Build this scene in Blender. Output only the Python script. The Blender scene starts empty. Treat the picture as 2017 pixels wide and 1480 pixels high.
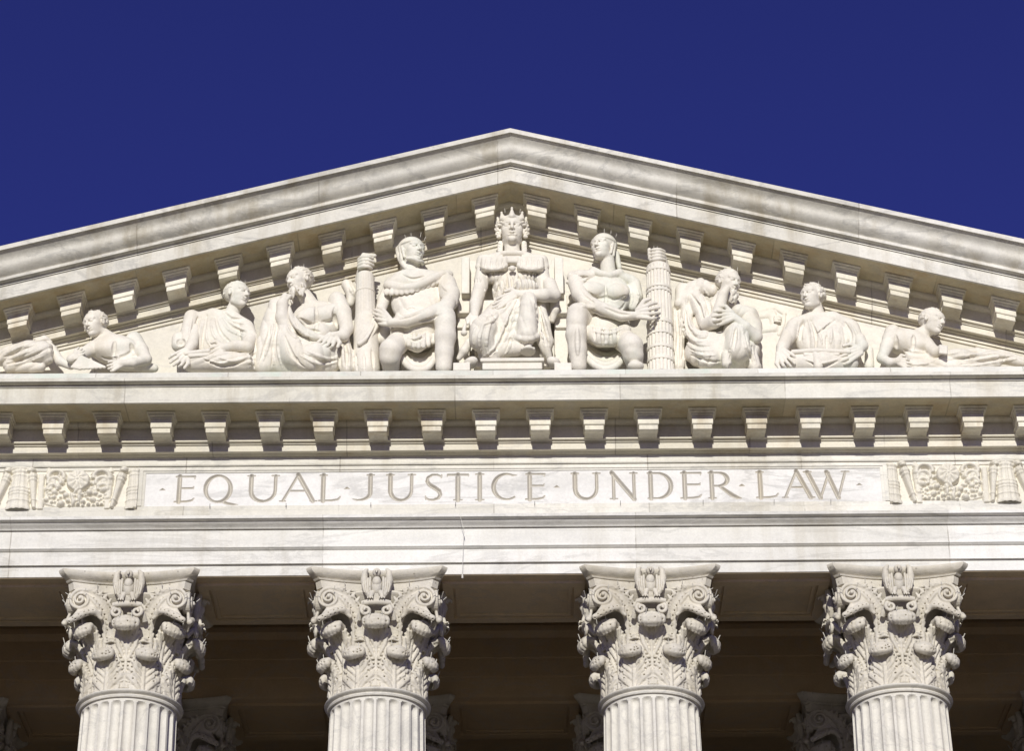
import bpy, bmesh, math, random
import numpy as np
from mathutils import Vector, Matrix

sc = bpy.context.scene
COL = sc.collection
R = math.radians

# ------------------------------------------------------------------ camera
F_PX, PITCH, ROLL = 5100.0, R(30.0), R(0.42)
W_PX, H_PX = 2017, 1480
CAM_Z = 1.7
cam_data = bpy.data.cameras.new('camera')
cam_data.sensor_width = 36.0
cam_data.sensor_fit = 'HORIZONTAL'
cam_data.lens = 36.0 * F_PX / W_PX
cam_data.clip_end = 5000
cam = bpy.data.objects.new('camera', cam_data)
COL.objects.link(cam)
_F = Vector((0, math.cos(PITCH), math.sin(PITCH)))
_U0 = Vector((0, -math.sin(PITCH), math.cos(PITCH)))
_R0 = Vector((1, 0, 0))
_Rt = _R0 * math.cos(ROLL) - _U0 * math.sin(ROLL)
_Up = _R0 * math.sin(ROLL) + _U0 * math.cos(ROLL)
cam.matrix_world = Matrix(((_Rt.x, _Up.x, -_F.x, 0), (_Rt.y, _Up.y, -_F.y, 0), (_Rt.z, _Up.z, -_F.z, CAM_Z), (0, 0, 0, 1)))
sc.camera = cam
FY = 36.5                                   # distance of the architrave face


def P(x, y, d):
    """survey point: photo pixel x, y at d metres in front of the facade plane"""
    r = _F + _Rt * ((x - W_PX / 2) / F_PX) + _Up * ((H_PX / 2 - y) / F_PX)
    r = r * ((FY - d) / r.y)
    return Vector((r.x, r.y, r.z + CAM_Z))


def ZR(row, d):
    return P(1006, row, d).z


# ------------------------------------------------------------------ light
SUN_EL, SUN_AZ = R(19.0), R(4.0)
world = bpy.data.worlds.new('World')
sc.world = world
world.use_nodes = True
nt = world.node_tree
for n in list(nt.nodes):
    nt.nodes.remove(n)
sky = nt.nodes.new('ShaderNodeTexSky')
sky.sky_type = 'NISHITA'
sky.sun_disc = False
sky.sun_elevation = SUN_EL
sky.sun_rotation = R(180.0) + SUN_AZ
sky.altitude = 2000
sky.air_density = 1.0
sky.dust_density = 0.0
sky.ozone_density = 4.0
tint = nt.nodes.new('ShaderNodeMix')
tint.data_type = 'RGBA'
tint.blend_type = 'MULTIPLY'
tint.inputs['Factor'].default_value = 1.0
tint.inputs['B'].default_value = (0.30, 0.205, 0.585, 1)
bg = nt.nodes.new('ShaderNodeBackground')
bg.inputs['Strength'].default_value = 0.10
wo = nt.nodes.new('ShaderNodeOutputWorld')
nt.links.new(sky.outputs[0], tint.inputs['A'])
nt.links.new(tint.outputs['Result'], bg.inputs[0])
nt.links.new(bg.outputs[0], wo.inputs[0])

sun_data = bpy.data.lights.new('sun', 'SUN')
sun_data.energy = 3.6
sun_data.angle = R(0.5)
sun_data.color = (1.0, 0.966, 0.88)
sun = bpy.data.objects.new('sun', sun_data)
COL.objects.link(sun)
_v = Vector((math.sin(SUN_AZ) * math.cos(SUN_EL), math.cos(SUN_AZ) * math.cos(SUN_EL), -math.sin(SUN_EL)))
sun.rotation_euler = _v.to_track_quat('-Z', 'Y').to_euler()
sun.location = (0, -60, 60)

sc.view_settings.view_transform = 'Standard'
sc.view_settings.look = 'None'
sc.view_settings.exposure = 0.14
sc.view_settings.gamma = 1.0
sc.cycles.use_denoising = True
sc.cycles.max_bounces = 8
sc.cycles.diffuse_bounces = 5


# ------------------------------------------------------------------ materials
def marble(name, base, vein=(0.45, 0.45, 0.47), vein_amt=0.5, stain=(0.50, 0.42, 0.27), stain_amt=0.15, joint=0.0, joint_off=0.0,
           streak=1.0, tone=0.06, bump=0.25, green=0.0, fine=0.06, hole_shade=0.0, each=0.0):
    m = bpy.data.materials.new(name)
    m.use_nodes = True
    t = m.node_tree
    L = t.links.new
    N = t.nodes.new
    bs = t.nodes['Principled BSDF']
    bs.inputs['Roughness'].default_value = 0.62
    bs.inputs['Specular IOR Level'].default_value = 0.25
    geo = N('ShaderNodeNewGeometry')

    def noise(vec, scale, detail=6, rough=0.6, dist=0.0):
        n = N('ShaderNodeTexNoise')
        n.inputs['Scale'].default_value = scale
        n.inputs['Detail'].default_value = detail
        n.inputs['Roughness'].default_value = rough
        n.inputs['Distortion'].default_value = dist
        L(vec, n.inputs['Vector'])
        return n.outputs['Fac']

    def mapping(sx, sy, sz, off=(0, 0, 0)):
        mp = N('ShaderNodeMapping')
        mp.inputs['Scale'].default_value = (sx, sy, sz)
        mp.inputs['Location'].default_value = off
        L(geo.outputs['Position'], mp.inputs['Vector'])
        return mp.outputs['Vector']

    def ramp(fac, p0, p1, c0=(0, 0, 0, 1), c1=(1, 1, 1, 1)):
        r = N('ShaderNodeMapRange')
        r.inputs['From Min'].default_value = p0
        r.inputs['From Max'].default_value = p1
        r.interpolation_type = 'SMOOTHSTEP'
        L(fac, r.inputs['Value'])
        return r.outputs['Result']

    def math_(op, a, b=None):
        n = N('ShaderNodeMath')
        n.operation = op
        for i, v in enumerate((a, b)):
            if v is None:
                continue
            if isinstance(v, (int, float)):
                n.inputs[i].default_value = v
            else:
                L(v, n.inputs[i])
        return n.outputs[0]

    def mix(fac, a, b, mode='MIX'):
        n = N('ShaderNodeMix')
        n.data_type = 'RGBA'
        n.blend_type = mode
        for k, v in (('Factor', fac), ('A', a), ('B', b)):
            if isinstance(v, (int, float)):
                n.inputs[k].default_value = v
            elif isinstance(v, tuple):
                n.inputs[k].default_value = (*v, 1) if len(v) == 3 else v
            else:
                L(v, n.inputs[k])
        return n.outputs['Result']

    # veins: thin bands where a stretched, warped noise crosses its middle
    vn = noise(mapping(0.9 / streak, 0.9, 1.7, (3.1, 7.7, 1.3)), 0.9, 9, 0.62, 0.6)
    band = math_('ABSOLUTE', math_('SUBTRACT', vn, 0.5))
    thin = ramp(band, 0.035, 0.0)
    broad = ramp(noise(mapping(0.5 / streak, 0.6, 1.3), 1.4, 7, 0.62, 0.3), 0.45, 0.72)
    col = mix(math_('MULTIPLY', thin, vein_amt * 0.55), base, vein)
    col = mix(math_('MULTIPLY', broad, vein_amt * 0.40), col, vein)
    # mottling and fine grain
    mot = noise(mapping(1, 1, 1, (11, 2, 5)), 3.2, 8, 0.7)
    col = mix(1.0, col, mix(ramp(mot, 0.3, 0.7), (1 - tone,) * 3, (1 + tone * 0.5,) * 3), 'MULTIPLY')
    fg = noise(mapping(1, 1, 1), 26.0, 4, 0.7)
    col = mix(1.0, col, mix(ramp(fg, 0.3, 0.7), (1 - fine,) * 3, (1 + fine * 0.6,) * 3), 'MULTIPLY')
    # rain stains run down the stone, in patches
    st = noise(mapping(2.6, 2.6, 0.33, (5, 0, 9)), 1.0, 8, 0.65)
    st2 = noise(mapping(0.5, 0.5, 0.5, (1, 4, 2)), 1.0, 3, 0.5)
    sm = math_('MULTIPLY', ramp(st, 0.43, 0.70), ramp(st2, 0.36, 0.58))
    col = mix(math_('MULTIPLY', sm, stain_amt), col, stain)
    if green:
        gr = noise(mapping(1.1, 1.1, 0.5, (2, 9, 4)), 1.2, 6, 0.6)
        col = mix(math_('MULTIPLY', ramp(gr, 0.50, 0.68), green), col, (0.58, 0.70, 0.62))
    if each:                                 # every block was cut from its own piece of stone
        oi = N('ShaderNodeObjectInfo')
        col = mix(1.0, col, mix(oi.outputs['Random'], (1 - each, 1 - each * 1.1, 1 - each * 1.4), (1.04, 1.04, 1.04)), 'MULTIPLY')
    if hole_shade:                                # dark dots painted in for the shade deep inside the carver's drill pits
        vo = N('ShaderNodeTexVoronoi')
        vo.inputs['Scale'].default_value = 9.0
        L(geo.outputs['Position'], vo.inputs['Vector'])
        sel = N('ShaderNodeSeparateColor')
        L(vo.outputs['Color'], sel.inputs[0])
        hm = math_('MULTIPLY', ramp(vo.outputs['Distance'], 0.17, 0.11), math_('LESS_THAN', sel.outputs[0], 0.45))
        col = mix(math_('MULTIPLY', hm, hole_shade), col, (0.10, 0.075, 0.05))
    if joint:
        sep = N('ShaderNodeSeparateXYZ')
        L(geo.outputs['Position'], sep.inputs[0])
        u = math_('DIVIDE', math_('ADD', sep.outputs['X'], joint_off), joint)
        cell = math_('FLOOR', u)
        fr = math_('SUBTRACT', u, cell)
        wn = N('ShaderNodeTexWhiteNoise')
        wn.noise_dimensions = '1D'
        L(cell, wn.inputs['W'])
        col = mix(1.0, col, mix(wn.outputs['Value'], (0.87, 0.865, 0.84), (1.04, 1.04, 1.04)), 'MULTIPLY')
        edge = math_('MULTIPLY', math_('ABSOLUTE', math_('SUBTRACT', fr, 0.5)), joint)
        j = ramp(edge, joint * 0.5 - 0.014, joint * 0.5 - 0.004)
        brk = ramp(noise(mapping(1.5, 1, 2.5), 1.0, 3), 0.35, 0.6)
        col = mix(math_('MULTIPLY', math_('MULTIPLY', j, brk), 0.55), col, (0.22, 0.19, 0.15))
    L(col, bs.inputs['Base Color'])
    bp = N('ShaderNodeBump')
    bp.inputs['Strength'].default_value = bump
    bp.inputs['Distance'].default_value = 0.03
    L(noise(mapping(1, 1, 1), 14.0, 8, 0.72), bp.inputs['Height'])
    L(bp.outputs['Normal'], bs.inputs['Normal'])
    return m


WHITE = (0.755, 0.735, 0.675)
GREY = (0.40, 0.395, 0.38)
DIRT = (0.40, 0.35, 0.25)
M_ARCH = marble('architrave_marble', (0.785, 0.775, 0.745), vein=GREY, vein_amt=0.55, joint=4.9, joint_off=2.98, streak=2.4, stain=DIRT, stain_amt=0.3)
M_FRIEZE = marble('frieze_marble', WHITE, vein=GREY, vein_amt=0.6, joint=2.45, joint_off=0.3, streak=2.0, stain=DIRT, stain_amt=0.4)
M_PANEL = marble('panel_marble', (0.765, 0.755, 0.735), vein=GREY, vein_amt=0.75, streak=2.6, stain=DIRT, stain_amt=0.12)
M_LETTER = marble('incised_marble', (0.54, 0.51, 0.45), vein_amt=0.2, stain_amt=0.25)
M_CORN = marble('cornice_marble', (0.73, 0.71, 0.64), vein=GREY, vein_amt=0.6, joint=2.6, joint_off=0.9, streak=2.0, stain=DIRT, stain_amt=0.55, tone=0.08)
M_RAKE = marble('raking_cornice_marble', (0.735, 0.715, 0.66), vein=GREY, vein_amt=0.8, joint=2.93, joint_off=0.21, streak=1.5, stain=DIRT, stain_amt=0.6, tone=0.09)
M_BED = marble('bed_moulding_marble', (0.73, 0.69, 0.59), vein_amt=0.4, joint=2.14, joint_off=0.5, stain=(0.42, 0.32, 0.18), stain_amt=0.4, streak=2)
M_MOD = marble('modillion_marble', (0.79, 0.755, 0.65), vein_amt=0.3, stain=(0.42, 0.32, 0.18), stain_amt=0.55, tone=0.14, each=0.16)
M_TYMP = marble('tympanum_marble', (0.76, 0.725, 0.65), vein_amt=0.45, joint=1.7, stain_amt=0.15)
M_LEDGE = marble('ledge_marble', (0.74, 0.73, 0.68), vein_amt=0.5, joint=2.1, joint_off=0.3, stain=DIRT, stain_amt=0.3, green=0.6)
M_STAT = marble('statuary_marble', (0.79, 0.75, 0.665), vein_amt=0.16, stain_amt=0.3, tone=0.07, bump=0.22, green=0.22)
M_CAP = marble('capital_marble', (0.645, 0.605, 0.52), vein_amt=0.3, stain=DIRT, stain_amt=0.45, tone=0.12, bump=0.35, hole_shade=0.4)
M_SHAFT = marble('shaft_marble', (0.69, 0.665, 0.60), vein=GREY, vein_amt=0.6, stain=DIRT, stain_amt=0.3, streak=0.6)
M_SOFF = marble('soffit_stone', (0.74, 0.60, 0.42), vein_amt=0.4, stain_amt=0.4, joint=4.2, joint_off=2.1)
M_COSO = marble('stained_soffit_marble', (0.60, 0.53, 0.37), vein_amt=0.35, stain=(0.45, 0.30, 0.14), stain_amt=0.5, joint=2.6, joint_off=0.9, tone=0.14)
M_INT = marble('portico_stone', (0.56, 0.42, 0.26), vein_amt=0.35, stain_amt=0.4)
M_RELIEF = marble('relief_marble', (0.735, 0.70, 0.61), vein_amt=0.25, stain=DIRT, stain_amt=0.3)


def plain(name, col, rough=0.6, metal=0.0):
    m = bpy.data.materials.new(name)
    m.use_nodes = True
    t = m.node_tree
    b = t.nodes['Principled BSDF']
    b.inputs['Roughness'].default_value = rough
    b.inputs['Metallic'].default_value = metal
    n = t.nodes.new('ShaderNodeTexNoise')
    n.inputs['Scale'].default_value = 1.7
    n.inputs['Detail'].default_value = 6
    mx = t.nodes.new('ShaderNodeMix')
    mx.data_type = 'RGBA'
    mx.inputs['A'].default_value = (*[c * 0.85 for c in col], 1)
    mx.inputs['B'].default_value = (*[min(1, c * 1.12) for c in col], 1)
    t.links.new(n.outputs['Fac'], mx.inputs['Factor'])
    t.links.new(mx.outputs['Result'], b.inputs['Base Color'])
    return m


M_GROUND = plain('plaza_paving', (0.19, 0.16, 0.09), 0.8)
M_STEP = plain('stair_stone', (0.11, 0.09, 0.06), 0.8)
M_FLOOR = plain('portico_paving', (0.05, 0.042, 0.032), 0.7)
M_ROOF = plain('roof_tile', (0.45, 0.42, 0.38), 0.7)
M_SPIKE = plain('spike_metal', (0.62, 0.60, 0.54), 0.5)


# ------------------------------------------------------------------ object helpers
def link(o, parent=None):
    COL.objects.link(o)
    if parent is not None:
        o.parent = parent
    return o


def empty(name, loc, label=None, cat=None, group=None):
    o = bpy.data.objects.new(name, None)
    o.location = loc
    o.empty_display_size = 0.3
    COL.objects.link(o)
    tag(o, label, cat, group)
    return o


def tag(o, label=None, cat=None, group=None, kind=None):
    for k, v in (('label', label), ('category', cat), ('group', group), ('kind', kind)):
        if v:
            o[k] = v
    return o


def mesh_obj(name, verts, faces, mat, parent=None, smooth=False, angle=None):
    me = bpy.data.meshes.new(name)
    me.from_pydata([tuple(v) for v in verts], [], [tuple(f) for f in faces])
    me.materials.append(mat)
    if smooth:
        me.shade_smooth()
        if angle is not None:
            me.set_sharp_from_angle(angle=angle)
    me.update()
    o = bpy.data.objects.new(name, me)
    link(o, parent)
    if parent is not None:
        o.matrix_parent_inverse = Matrix.Translation(parent.location).inverted()
    return o


class MB:
    def __init__(s):
        s.v, s.f = [], []

    def add(s, verts, faces):
        b = len(s.v)
        s.v += [tuple(v) for v in verts]
        s.f += [tuple(i + b for i in f) for f in faces]

    def box(s, x0, x1, y0, y1, z0, z1):
        v = [(x, y, z) for z in (z0, z1) for y in (y0, y1) for x in (x0, x1)]
        s.add(v, [(0, 2, 3, 1), (4, 5, 7, 6), (0, 1, 5, 4), (2, 6, 7, 3), (0, 4, 6, 2), (1, 3, 7, 5)])

    def tube(s, pts, rad, n=8, flat=None, cap=True):
        """round (or flattened) tube along pts; rad number or list"""
        pts = [Vector(p) for p in pts]
        m = len(pts)
        rad = rad if isinstance(rad, (list, tuple)) else [rad] * m
        rings = []
        prev = None
        for i, p in enumerate(pts):
            t = (pts[min(i + 1, m - 1)] - pts[max(i - 1, 0)]).normalized()
            if prev is None:
                a = flat.copy() if flat is not None else (Vector((0, 0, 1)) if abs(t.z) < 0.9 else Vector((1, 0, 0)))
            else:
                a = prev
            a = (a - t * a.dot(t)).normalized()
            prev = a
            b = t.cross(a)
            ra = rad[i] if isinstance(rad[i], (int, float)) else rad[i][0]
            rb = rad[i] if isinstance(rad[i], (int, float)) else rad[i][1]
            rings.append([p + a * (ra * math.cos(2 * math.pi * k / n)) + b * (rb * math.sin(2 * math.pi * k / n)) for k in range(n)])
        v = [q for r in rings for q in r]
        f = [(i * n + k, i * n + (k + 1) % n, (i + 1) * n + (k + 1) % n, (i + 1) * n + k) for i in range(m - 1) for k in range(n)]
        if cap:
            f.append(tuple(range(n))[::-1])
            f.append(tuple((m - 1) * n + k for k in range(n)))
        s.add(v, f)

    def ball(s, c, r, nu=10, nv=7):
        c = Vector(c)
        rr = (r, r, r) if isinstance(r, (int, float)) else r
        v = [c + Vector((0, 0, rr[2]))]
        for j in range(1, nv):
            th = math.pi * j / nv
            for i in range(nu):
                ph = 2 * math.pi * i / nu
                v.append(c + Vector((rr[0] * math.sin(th) * math.cos(ph), rr[1] * math.sin(th) * math.sin(ph), rr[2] * math.cos(th))))
        v.append(c - Vector((0, 0, rr[2])))
        f = [(0, 1 + i, 1 + (i + 1) % nu) for i in range(nu)]
        for j in range(nv - 2):
            for i in range(nu):
                a, b = 1 + j * nu + i, 1 + j * nu + (i + 1) % nu
                f.append((a, a + nu, b + nu, b))
        e = len(v) - 1
        o = 1 + (nv - 2) * nu
        f += [(e, o + (i + 1) % nu, o + i) for i in range(nu)]
        s.add(v, f)

    def lathe(s, prof, n=48, cz=0.0):
        m = len(prof)
        v = [(r * math.cos(2 * math.pi * k / n), r * math.sin(2 * math.pi * k / n), z + cz) for r, z in prof for k in range(n)]
        f = [(i * n + k, i * n + (k + 1) % n, (i + 1) * n + (k + 1) % n, (i + 1) * n + k) for i in range(m - 1) for k in range(n)]
        s.add(v, f)

    def build(s, name, mat, parent=None, smooth=False, angle=None):
        return mesh_obj(name, s.v, s.f, mat, parent, smooth, angle)


def curve(kind, d0, z0, d1, z1, n=7):
    """moulding profile points from (d0,z0) up to (d1,z1); d = distance out from the facade plane"""
    out = []
    for i in range(n + 1):
        t = i / n
        if kind == 'ovolo':                # bulges outward and down
            a, b = math.sin(t * math.pi / 2), 1 - math.cos(t * math.pi / 2)
        elif kind == 'cavetto':
            a, b = 1 - math.cos(t * math.pi / 2), math.sin(t * math.pi / 2)
        elif kind == 'cyma_recta':         # hollow above, swelling below reversed: concave top
            b = t
            a = 0.5 - 0.5 * math.cos(t * math.pi)
            a = 0.75 * a + 0.25 * t
        else:                              # cyma_reversa
            b = 0.5 - 0.5 * math.cos(t * math.pi)
            b = 0.7 * b + 0.3 * t
            a = t
        out.append((d0 + (d1 - d0) * a, z0 + (z1 - z0) * b))
    return out


def sweep(name, prof, xs, slope, mat, parent, back=None, sharp=R(28)):
    """closed profile [(d,z)...] from bottom front up, closed at depth back, extruded through the x stations; z falls by slope*|x|"""
    pts = list(prof)
    if back is not None:
        pts = pts + [(back, pts[-1][1]), (back, pts[0][1])]
    clean = [pts[0]]
    for p in pts[1:]:
        if abs(p[0] - clean[-1][0]) + abs(p[1] - clean[-1][1]) > 1e-5:
            clean.append(p)
    pts = clean
    n = len(pts)
    v = [(x, FY - d, z - slope * abs(x)) for x in xs for d, z in pts]
    f = []
    for i in range(len(xs) - 1):
        for k in range(n):
            f.append((i * n + k, (i + 1) * n + k, (i + 1) * n + (k + 1) % n, i * n + (k + 1) % n))
    f.append(tuple(range(n))[::-1])
    f.append(tuple((len(xs) - 1) * n + k for k in range(n)))
    o = mesh_obj(name, v, f, mat, parent)
    bm = bmesh.new()
    bm.from_mesh(o.data)
    bmesh.ops.recalc_face_normals(bm, faces=bm.faces)
    bm.to_mesh(o.data)
    bm.free()
    o.data.shade_smooth()
    o.data.set_sharp_from_angle(angle=sharp)
    return o
# ------------------------------------------------------------------ the setting
Z_FLOOR = 4.0
g = MB()
g.add([(-1500, -1500, 0), (1500, -1500, 0), (1500, 1500, 0), (-1500, 1500, 0)], [(0, 1, 2, 3)])
tag(g.build('ground', M_GROUND), kind='structure')

SLOPE = 0.2735
XH = 15.4
house = empty('courthouse', (0, FY, 0), 'white marble courthouse front with long incised frieze and sculpture filled triangular pediment', 'building')

st = MB()
for i in range(24):
    st.box(-18, 18, 24.6 + i * 0.42, 35.2, i * Z_FLOOR / 24 + 0.002, (i + 1) * Z_FLOOR / 24)
st.build('stairs', M_STEP, house)
fl = MB()
fl.box(-18, 18, 35.2, 58, 0.0, Z_FLOOR)
fl.build('portico_floor', M_FLOOR, house)

Z_TOP = 17.5 + CAM_Z                       # underside of the architrave
BACK = -1.8
ZA = ZR
# architrave: three fasciae and a crowning moulding
pr = [(0, Z_TOP), (0, ZA(1110.3, 0)), (0.035, ZA(1110.3, 0) + 0.012), (0.05, ZA(1107.5, 0.05)), (0.035, ZA(1104.8, 0.035)),
      (0.035, ZA(1082.0, 0.035))]
pr += curve('cyma_reversa', 0.045, ZA(1081.2, 0.045), 0.095, ZA(1075, 0.095), 5)
pr += [(0.095, ZA(1073.6, 0.095)), (0.07, ZA(1073.4, 0.07)), (0.07, ZA(1039.6, 0.07)), (0.10, ZA(1039.2, 0.10))]
pr += curve('cyma_recta', 0.11, ZA(1038.2, 0.11), 0.20, ZA(1024, 0.20), 8)
pr += curve('ovolo', 0.205, ZA(1023, 0.205), 0.265, ZA(1018, 0.265), 6)
pr += [(0.275, ZA(1017.4, 0.275)), (0.275, ZA(1011.6, 0.275)), (0.12, ZA(1011.6, 0.275) + 0.02)]
Z_FR0 = ZA(1011.6, 0.275) + 0.02
sweep('architrave', pr, (-XH, 0, XH), 0, M_ARCH, house, back=BACK)
# frieze: base mould, plain band, panel opening, top
D_PAN = 0.055
Z_P0, Z_P1 = ZA(994.0, D_PAN), ZA(921.5, D_PAN)   # inscription panel
Z_FR1 = ZA(897.5, 0.06)
XP0, XP1 = -5.83, 5.84                        # inscription panel ends
pr = [(0.10, Z_FR0), (0.10, ZA(1003, 0.10))] + curve('cyma_reversa', 0.095, ZA(1002.5, 0.09), 0.068, ZA(1000.5, 0.068), 4)
pr += [(0.068, Z_P0 + 0.002), (-0.3, Z_P0 + 0.002)]
sweep('frieze_base', pr, (-XH, 0, XH), 0, M_FRIEZE, house, back=BACK)
pr = [(-0.3, Z_P1), (0.05, Z_P1), (0.05, ZA(914.5, 0.05)), (0.075, ZA(914, 0.075)), (0.085, ZA(911.5, 0.085)), (0.06, ZA(909, 0.06)), (0.06, Z_FR1)]
sweep('frieze_band', pr, (-XH, 0, XH), 0, M_FRIEZE, house, back=BACK)
core = MB()
core.box(-XH, XH, FY + 0.35, FY + 1.79, Z_P0, Z_P1)
core.build('frieze_core', M_FRIEZE, house)
# raised frame round the inscription
fr = MB()
a0, a1 = XP0, XP1
for (xa, xb, za, zb, d) in ((a0 - 0.13, a1 + 0.13, Z_P1 - 0.03, Z_P1, 0.085), (a0 - 0.13, a0 - 0.045, Z_P0 + 0.004, Z_P1 - 0.03, 0.085), (a1 + 0.045, a1 + 0.13, Z_P0 + 0.004, Z_P1 - 0.03, 0.085),
                            (a0 - 0.045, a1 + 0.045, Z_P1 - 0.062, Z_P1 - 0.03, 0.070), (a0 - 0.045, a0, Z_P0 + 0.004, Z_P1 - 0.062, 0.070), (a1, a1 + 0.045, Z_P0 + 0.004, Z_P1 - 0.062, 0.070)):
    fr.box(xa, xb, FY - d, FY + 0.30, za, zb)
fr.build('panel_frame', M_FRIEZE, house)

# bed mouldings under the horizontal cornice
ZS = ZA(827, 0.40)                          # soffit level
def bed_profile(zo=0.0, foot=0.06):
    q = [(foot, Z_FR1), (foot + 0.03, Z_FR1 + 0.012), (0.115, ZA(892.3, 0.115)), (0.115, ZA(891.6, 0.115))]
    q += curve('ovolo', 0.12, ZA(891, 0.12), 0.225, ZA(886.4, 0.225), 6)
    q += [(0.235, ZA(886, 0.235)), (0.235, ZA(873.2, 0.235)), (0.26, ZA(872.6, 0.26)), (0.26, ZA(870.2, 0.26))]
    q += curve('cyma_reversa', 0.275, ZA(869.6, 0.275), 0.315, ZA(866, 0.315), 5)
    q += [(0.30, ZA(865.6, 0.30)), (0.30, ZA(841, 0.30))]
    q += [(0.325, ZA(840.4, 0.325))] + curve('ovolo', 0.325, ZA(839.5, 0.325), 0.42, ZS - 0.02, 6) + [(0.42, ZS)]
    return [(d, z + zo) for d, z in q]
sweep('bed_moulding', bed_profile(), (-XH, 0, XH), 0, M_BED, house, back=BACK)
DC = 1.065                                  # corona face
pr = [(0.30, ZS), (DC - 0.06, ZS), (DC - 0.06, ZS - 0.02), (DC, ZS - 0.02)]
pr = [(0.30, ZS + 0.001), (DC - 0.05, ZS + 0.001), (DC - 0.045, ZS - 0.018), (DC, ZS - 0.018), (DC, ZA(757.2, DC)), (DC + 0.02, ZA(757, DC + 0.02)), (DC + 0.02, ZA(753, DC + 0.02))]
pr += curve('ovolo', DC + 0.03, ZA(752.5, DC + 0.03), DC + 0.115, ZA(745.4, DC + 0.115), 6)
pr += [(DC + 0.13, ZA(745, DC + 0.13)), (DC + 0.13, ZA(738.5, DC + 0.13)), (0.98, ZA(738.5, DC + 0.13) + 0.03)]
Z_LED = ZA(738.5, DC + 0.13) + 0.03
sweep('corona', pr, (-XH, 0, XH), 0, M_CORN, house, back=-0.4)
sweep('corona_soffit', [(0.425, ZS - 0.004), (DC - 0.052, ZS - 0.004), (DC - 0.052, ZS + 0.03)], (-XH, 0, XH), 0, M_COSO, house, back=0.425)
# plinth the figures sit on
D_PL = 0.96
Z_PL = ZA(729.5, D_PL)
pr = [(D_PL + 0.02, Z_LED), (D_PL + 0.02, ZA(733.5, D_PL)), (D_PL, ZA(733, D_PL)), (D_PL, Z_PL)]
sweep('statue_plinth', pr, (-13.5, 0, 13.5), 0, M_LEDGE, house, back=-0.3)

# raking cornice (sheared profile so that every part stays plumb)
ZRK = ZA(398, 0.40)                         # its soffit above the axis
dz = ZRK - ZS
tp = MB()
zt = Z_LED
apex = Z_FR1 + dz + 0.05
hw = (apex - zt) / SLOPE
tp.add([(-hw, FY - 0.02, zt), (hw, FY - 0.02, zt), (0, FY - 0.02, apex), (-hw, FY + 0.4, zt), (hw, FY + 0.4, zt), (0, FY + 0.4, apex)],
       [(0, 1, 2), (3, 5, 4), (0, 3, 4, 1), (1, 4, 5, 2), (2, 5, 3, 0)])
tp.build('tympanum', M_TYMP, house)
XR = 15.0
# inner moulding against the tympanum
low = ZA(914, 0.05)
pr = [(0.03, low + 0.012 + dz), (0.055, low + 0.02 + dz), (0.055, ZA(904.5, 0.055) + dz), (0.085, ZA(904, 0.085) + dz), (0.085, Z_FR1 + dz)]
sweep('tympanum_moulding', pr, (-XR, 0, XR), SLOPE, M_BED, house, back=-0.3)
sweep('raking_bed_moulding', bed_profile(dz, 0.10), (-XR, 0, XR), SLOPE, M_BED, house, back=-0.3)
pr = [(0.30, ZRK + 0.001), (DC - 0.05, ZRK + 0.001), (DC - 0.045, ZRK - 0.018), (DC, ZRK - 0.018), (DC, ZA(330.2, DC)), (DC + 0.02, ZA(329.9, DC + 0.02)), (DC + 0.02, ZA(326.3, DC + 0.02))]
pr += curve('cyma_reversa', DC + 0.03, ZA(325.8, DC + 0.03), DC + 0.10, ZA(319.2, DC + 0.10), 6)
pr += [(DC + 0.115, ZA(318.8, DC + 0.115)), (DC + 0.115, ZA(313.4, DC + 0.115))]
zs0, zs1 = ZA(313, DC + 0.10), ZA(260.6, DC + 0.40)
sima = []
for i in range(15):                         # cyma recta gutter: swelling below, hollow above
    t = i / 14
    sima.append((DC + 0.09 + 0.30 * (t + 0.125 * math.sin(2 * math.pi * t)), zs0 + (zs1 - zs0) * (t + 0.0 * t)))
pr += sima + [(DC + 0.415, ZA(260.2, DC + 0.415)), (DC + 0.415, ZA(252.2, DC + 0.415)), (DC + 0.30, ZA(252.2, DC + 0.415) + 0.03)]
sweep('raking_cornice', pr, (-XR, 0, XR), SLOPE, M_RAKE, house, back=-0.6, sharp=R(22))
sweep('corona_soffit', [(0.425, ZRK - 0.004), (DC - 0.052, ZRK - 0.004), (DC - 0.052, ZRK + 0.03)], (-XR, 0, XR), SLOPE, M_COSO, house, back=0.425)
rf = MB()
zr = ZA(252.2, DC + 0.415) - 0.12
rf.add([(-XR, FY + 0.5, zr - SLOPE * XR), (0, FY + 0.5, zr), (XR, FY + 0.5, zr - SLOPE * XR), (-XR, 70, zr - SLOPE * XR), (0, 70, zr), (XR, 70, zr - SLOPE * XR)],
       [(0, 1, 4, 3), (1, 2, 5, 4)])
rf.build('roof', M_ROOF, house)

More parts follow.
